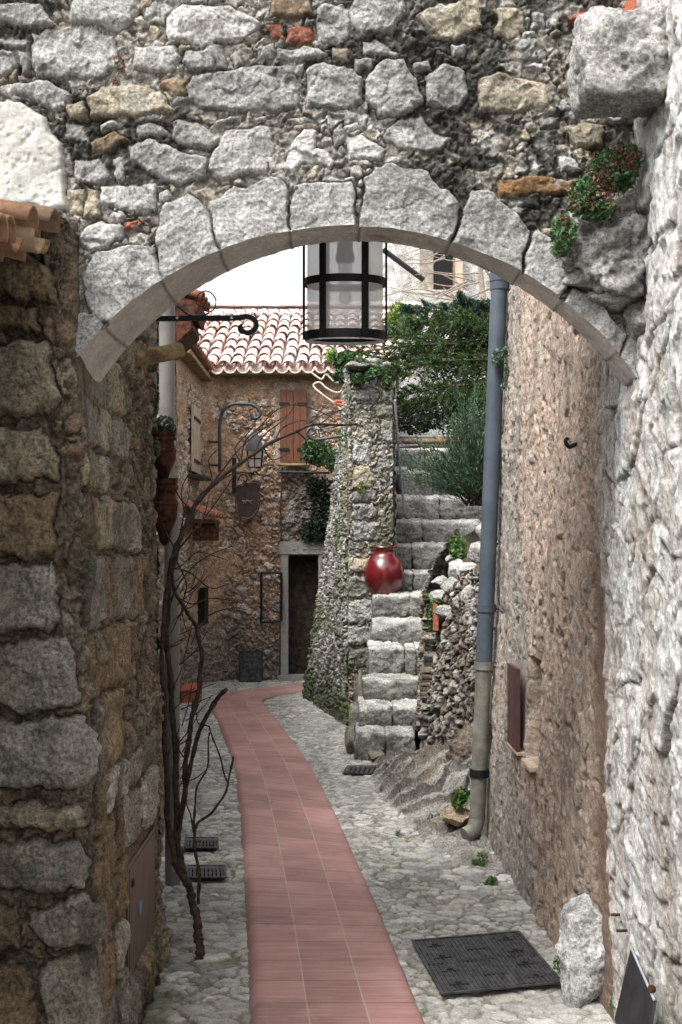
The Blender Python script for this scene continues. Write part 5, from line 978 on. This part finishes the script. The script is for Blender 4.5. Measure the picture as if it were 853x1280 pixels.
leaves('foliage', np.concatenate([blob_pts(P(520, 520, 14.0), (.35, .3, .22), 1600, 71), blob_pts(P(600, 520, 13.9), (.5, .3, .4), 2600, 72), blob_pts(P(612, 570, 12.6), (.28, .3, .5), 2000, 73), blob_pts(P(590, 470, 13.9), (.6, .2, .4), 2400, 74)]), .06, e_, ((.015, .03, .014), (.03, .05, .02), (.02, .025, .015)), .45, s=54)
def plant(name, blobs, size, cols, label, cat='plant', asp=.6, s=0): return tag(leaves(name, np.concatenate([blob_pts(P(px, py, d), (rx, ry, rz), n, s+i) for i, (px, py, d, rx, ry, rz, n) in enumerate(blobs)]), size, None, cols, asp, s=s), label, cat)
GR = ((.085, .17, .035), (.06, .12, .03), (.12, .20, .06)); DG = ((.04, .085, .03), (.06, .12, .04), (.03, .06, .025))
plant('lavender_bush', [(510, 405, 14.5, .22, .2, .2, 1500), (490, 412, 14.4, .15, .15, .12, 600)], .06, ((.10, .13, .09), (.13, .17, .11), (.16, .2, .1)), 'grey green rounded bush above the mossy wall beside the lantern', 'bush', .3, 81)
plant('leafy_plant', [(497, 385, 13.5, .08, .08, .09, 160), (491, 398, 13.4, .1, .08, .08, 200)], .045, ((.17, .26, .04), (.12, .2, .04)), 'yellow green leafy spray right beside the hanging lantern', 'plant', .6, 85)
plant('leafy_plant', [(415, 447, 12.2, .07, .08, .10, 200)], .04, ((.17, .26, .04), (.12, .2, .04)), 'yellow green leafy spray below the hanging lantern, against the roof', 'plant', .6, 86)
plant('wall_top_shrub', [(432, 452, 12.2, .14, .15, .11, 900), (426, 470, 12.0, .08, .1, .06, 300), (450, 458, 11.5, .12, .2, .08, 700), (472, 466, 11.4, .10, .15, .06, 600), (447, 475, 11.25, .06, .05, .06, 300), (462, 470, 11.25, .05, .05, .04, 200), (484, 478, 11.3, .04, .05, .06, 220)], .05, DG, 'dark shrub crowning the left end of the mossy wall', 'shrub', .5, 88)
plant('creeper', [(622, 448, 6.75, .035, .03, .05, 170), (632, 440, 6.72, .02, .03, .03, 90), (634, 462, 6.72, .015, .03, .04, 60), (629, 480, 6.72, .01, .02, .04, 30)], .020, ((.10, .17, .12), (.16, .24, .18), (.06, .11, .07)), 'small leaved creeper growing over the slate blue pipe', 'plant', .7, 90)
plant('fern', [(573, 690, 10.6, .08, .08, .12, 420), (570, 675, 10.7, .06, .06, .06, 160)], .045, GR, 'bright green fern at the right end of the upper steps', 'fern', .4, 95)
plant('trailing_ivy', [(543, 745, 9.55, .07, .05, .03, 150), (538, 775, 9.5, .035, .04, .12, 190), (541, 800, 9.48, .03, .04, .06, 110), (548, 752, 9.45, .06, .05, .03, 120), (585, 755, 9.0, .05, .04, .03, 90)], .035, GR, 'light green ivy trailing over the side of the rubble wall', 'ivy', .7, 98)
plant('weed', [(515, 955, 9.3, .06, .04, .04, 150), (525, 961, 9.25, .05, .04, .03, 90)], .035, ((.06, .11, .05), (.09, .15, .06)), 'weeds growing at the right foot of the lowest step', 'weed', .5, 105)
plant('weed', [(577, 995, 6.95, .055, .05, .045, 240), (573, 1003, 6.92, .045, .04, .03, 120)], .030, GR, 'bright leafy weed beside the foot of the drain pipe', 'weed', .6, 108)
plant('weed', [(598, 1078, 6.3, .035, .03, .02, 140), (603, 1070, 6.32, .03, .03, .025, 80)], .018, ((.06, .12, .03), (.08, .15, .04)), 'small weed tuft at the tan wall foot below the pipe elbow', 'weed', .5, 110)
plant('weed', [(615, 1102, 5.95, .03, .03, .03, 150), (612, 1106, 5.95, .03, .03, .015, 80)], .018, GR, 'bright weed tuft at the tan wall foot, nearer than the pipe', 'weed', .6, 112)
plant('weed', [(697, 1205, 4.7, .018, .02, .03, 70)], .018, GR, 'green shoot squeezed between the tan wall and pale boulder', 'weed', .5, 114)
plant('weed', [(767, 1255, 4.2, .012, .02, .03, 60)], .016, GR, 'green shoot between the pale boulder and leaning plate', 'weed', .5, 115)
plant('weed', [(498, 1043, 6.95, .012, .02, .025, 40)], .018, GR, 'single sprig growing from the cobbles beside the rock outcrop', 'weed', .5, 116)
plant('moss_tuft', [(431, 883, 12.5, .10, .15, .07, 520), (418, 875, 12.9, .08, .15, .06, 300), (400, 865, 13.3, .12, .1, .10, 420), (440, 893, 11.2, .05, .1, .12, 250)], .035, ((.09, .13, .03), (.06, .09, .03), (.12, .15, .05)), 'mossy weeds along the foot of the leaning wall', 'weed', .4, 118)
plant('moss_cushion', [(432, 560, 12.4, .07, .1, .10, 420), (428, 545, 12.4, .09, .1, .08, 320), (434, 575, 12.3, .05, .1, .08, 200), (452, 612, 11.3, .035, .05, .10, 160)], .035, ((.17, .2, .05), (.1, .13, .04), (.13, .15, .04)), 'yellow green moss hanging over the shoulder of the leaning wall', 'plant', .4, 122)
# pale twisted branches
pb = MB()
for q in ([(438, 470), (425, 490), (410, 486), (400, 478), (392, 482), (402, 492), (420, 505), (430, 515), (436, 500), (430, 480), (438, 466)], [(440, 478), (430, 470), (422, 460), (428, 440)], [(390, 466), (402, 474), (408, 468), (420, 478), (434, 474)]): pb.tube(smooth_path([P(a, b, 12.3) for a, b in q], 5), .010, 6)
tag(pb.build('twisted_branch', M['cream'], None, True), 'pale twisted bare branches on top of the mossy wall', 'branch')
tw = MB(); rg = np.random.default_rng(17)
for k in range(34):
    a = P(rg.uniform(555, 620), rg.uniform(300, 400), 15+rg.uniform(-.5, .5)); b = a+(-rg.uniform(.3, 1.0), rg.uniform(-.2, .2), rg.uniform(-.3, .35)); mid_ = (a+b)/2+(0, 0, rg.uniform(-.12, .12)); tw.tube(smooth_path([a, mid_, b], 5), np.linspace(.014, .004, 11), 5)
e_ = empty('bare_tree', P(612, 560, 15), 'bare pale twigged tree in front of the white house', 'tree'); tw.build('twigs', M['twig'], e_, True); MB().tube([P(612, 620, 15), P(615, 480, 15), P(600, 330, 15)], [.06, .05, .03], 8).build('trunk', M['twig'], e_, True)
#==================================================================== BARE CLIMBING VINE
vn_ = empty('bare_vine', G(248, 1200), 'dark leafless vine climbing from the cobbles along the left wall', 'vine')
def vp(l, r0, r1, name='branch', m=9, par=vn_, wob=.0):
    p = smooth_path([P(a, b, d) for a, b, d in l], m); k = np.arange(len(p)); p = p+np.stack([np.sin(k*.55+l[0][0]), np.cos(k*.43), np.sin(k*.37)], 1)*wob
    return p, np.linspace(r0, r1, len(p))*(1+.13*np.sin(k*2.3+l[0][1])+.10*np.sin(k*5.1)+.25*(np.sin(k*.83+l[0][0]) > .93))
ml = [([(250, 1200, 4.86), (249, 1175, 4.9), (245, 1145, 4.95), (238, 1115, 5.0), (228, 1085, 5.0), (222, 1050, 5.0), (221, 1000, 5.05), (219, 930, 5.1), (214, 860, 5.1), (209, 790, 5.15), (214, 710, 5.2), (234, 652, 5.3), (262, 611, 5.45), (300, 579, 5.6), (345, 551, 5.8), (384, 533, 6.0), (412, 531, 6.15), (446, 530, 6.3)], .019, .0055),
 ([(233, 1106, 4.98), (220, 1078, 4.98), (211, 1030, 5.0), (208, 960, 5.0), (205, 880, 5.0), (203, 800, 5.05), (209, 740, 5.1), (222, 690, 5.15), (238, 642, 5.2)], .014, .007),
 ([(222, 1050, 5.0), (230, 1000, 5.0), (233, 950, 5.0), (240, 900, 5.0), (250, 852, 5.05), (252, 818, 5.05), (247, 790, 5.05), (235, 765, 5.1), (221, 745, 5.1), (214, 715, 5.1)], .012, .007),
 ([(230, 1000, 5.0), (243, 935, 4.95), (262, 888, 4.9), (284, 861, 4.85)], .010, .009),
 ([(249, 1130, 4.93), (248, 1085, 4.9), (243, 1040, 4.9), (256, 1022, 4.9), (272, 1008, 4.9), (285, 981, 4.9), (291, 946, 4.9)], .007, .004),
 ([(285, 981, 4.9), (276, 950, 4.9), (262, 908, 4.9)], .004, .003), ([(243, 1040, 4.9), (245, 990, 4.9), (259, 958, 4.9), (262, 915, 4.9)], .005, .003), ([(243, 1040, 4.9), (236, 1012, 4.9), (231, 990, 4.9)], .004, .002),
 ([(262, 908, 4.9), (250, 905, 4.9), (245, 890, 4.9)], .003, .002)]
tm = MB()
for l, a, b in ml: tm.tube(*vp(l, a, b, wob=.003), 10)
tm.build('stem', M['bark'], vn_, True)
# extra trunk strands
tw = MB()
TW = [[(302, 577), (305, 552), (322, 535), (348, 512), (376, 506), (410, 520), (425, 533)], [(318, 570), (330, 546), (356, 525), (368, 506), (371, 496)], [(262, 611), (275, 590), (300, 560), (330, 535), (360, 520)], [(300, 579), (296, 560), (310, 540), (325, 520)],
 [(345, 551), (352, 536), (372, 526), (395, 530), (410, 545)], [(234, 652), (250, 620), (285, 596), (300, 590)], [(214, 700), (240, 668), (262, 640), (290, 600), (300, 570)], [(222, 690), (205, 660), (200, 640)], [(225, 672), (232, 640), (228, 612), (240, 590)], [(235, 650), (248, 660), (258, 640), (262, 618)],
 [(240, 640), (225, 620), (215, 600)], [(214, 710), (236, 715), (262, 735), (285, 730)], [(209, 760), (230, 720), (258, 695), (300, 680)], [(219, 745), (240, 755), (262, 748), (300, 752)], [(247, 790), (262, 770), (290, 760), (310, 762)], [(235, 700), (250, 690), (285, 700)],
 [(222, 700), (232, 730), (226, 760), (233, 790)], [(250, 850), (262, 842), (268, 830)], [(233, 950), (222, 930), (226, 905)], [(384, 533), (398, 520), (430, 512)], [(330, 560), (342, 575), (360, 566)], [(256, 615), (266, 600), (263, 575), (275, 560)], [(400, 531), (420, 515), (440, 508)],[(372,540),(385,552),(380,570)]]
for k, l in enumerate(TW):
    d0 = 5.2+(l[0][0]-215)*.005; tw.tube(smooth_path([P(a+random.uniform(-2, 2), b, d0+.04*i) for i, (a, b) in enumerate(l)], 5), np.linspace(.0042, .0018, 5*(len(l)-1)+1), 6)
rg = np.random.default_rng(23)
for k in range(46):
    b0 = (rg.uniform(207, 240), rg.uniform(640, 990)); an = rg.uniform(.1, 1.5); l = rg.uniform(12, 55); e1 = (b0[0]+math.cos(an)*l*.5, b0[1]-math.sin(an)*l*.5+rg.uniform(-4, 4)); e2_ = (b0[0]+math.cos(an)*l*.9, b0[1]-math.sin(an)*l*1.1); tw.tube(smooth_path([P(*b0, 5.1), P(*e1, 5.1+rg.uniform(-.1, .1)), P(*e2_, 5.1+rg.uniform(-.2, .2))], 5), np.linspace(.003, .0013, 11), 5)
tw.build('twigs', M['bark'], vn_, True)
#==================================================================== CAMERA, LIGHT, WORLD
cam = bpy.data.objects.new('camera', bpy.data.cameras.new('camera')); C.objects.link(cam); cam.location = (0, 0, EYE); cam.rotation_euler = (R(90), 0, 0)
cd = cam.data; cd.sensor_fit = 'VERTICAL'; cd.sensor_height = 24; cd.lens = 24*F/1280; cd.shift_y = 50/1280; cd.clip_start = .05; cd.clip_end = 500
bpy.context.scene.camera = cam
EL, AZ = R(55), R(220)     # sun behind and to the left of the camera; azimuth clockwise from +Y
sdir = Vector((math.sin(AZ)*math.cos(EL), math.cos(AZ)*math.cos(EL), math.sin(EL)))
sun = bpy.data.objects.new('sun', bpy.data.lights.new('sun', 'SUN')); C.objects.link(sun); sun.data.energy = 1.0; sun.data.angle = R(18); sun.data.color = (1, .97, .93)
sun.rotation_euler = sdir.to_track_quat('Z', 'Y').to_euler()
w = bpy.data.worlds.new('World'); bpy.context.scene.world = w; w.use_nodes = True; nt = w.node_tree; bgd = nt.nodes['Background']
sky = nt.nodes.new('ShaderNodeTexSky'); sky.sky_type = 'NISHITA'; sky.sun_disc = False; sky.sun_elevation = EL; sky.sun_rotation = AZ; sky.air_density = 1.0; sky.dust_density = 5.0; sky.ozone_density = 1.0
hs = nt.nodes.new('ShaderNodeHueSaturation'); hs.inputs['Saturation'].default_value = .12; nt.links.new(sky.outputs[0], hs.inputs['Color']); nt.links.new(hs.outputs[0], bgd.inputs[0]); bgd.inputs[1].default_value = .15
# the lane runs downhill: carry everything down with the slope; upright made things keep their shape
KS = .085
RIG = {'step', 'body', 'rim'}
RIGTH = {'hanging_lantern', 'street_lantern', 'hanging_planter', 'hanging_sign', 'flower_pot', 'utility_box', 'corner_boulder', 'projecting_block', 'ledge_boulder'}
for o in list(bpy.data.objects):
    if o.type != 'MESH': continue
    me = o.data; n_ = len(me.vertices); a = np.empty(n_*3, np.float32); me.vertices.foreach_get('co', a); a = a.reshape(-1, 3)
    r_ = o
    while r_.parent is not None: r_ = r_.parent
    if r_ is not o and r_.name.split('.')[0] in RIGTH: dz = -KS*r_.location[1]
    elif o.name.split('.')[0] in RIG or r_.name.split('.')[0] in RIGTH: dz = -KS*(float(a[:, 1].min()) if o.name.startswith('step') else float(a[:, 1].mean()))
    else: dz = -KS*a[:, 1]
    a[:, 2] += dz; me.vertices.foreach_set('co', a.ravel()); me.update()
for e_ in [q for q in bpy.data.objects if q.type == 'EMPTY']:
    e_.location[2] -= KS*e_.location[1]
    for c_ in e_.children: c_.matrix_parent_inverse = Matrix.Translation(e_.location).inverted()
cd.shift_y = (HY-KS*F-640)/1280
sc = bpy.context.scene; sc.view_settings.view_transform = 'Standard'; sc.view_settings.look = 'None'; sc.view_settings.exposure = 1.5; sc.view_settings.gamma = 1
sc.render.engine = 'CYCLES'; sc.cycles.max_bounces = 8; sc.cycles.transparent_max_bounces = 12
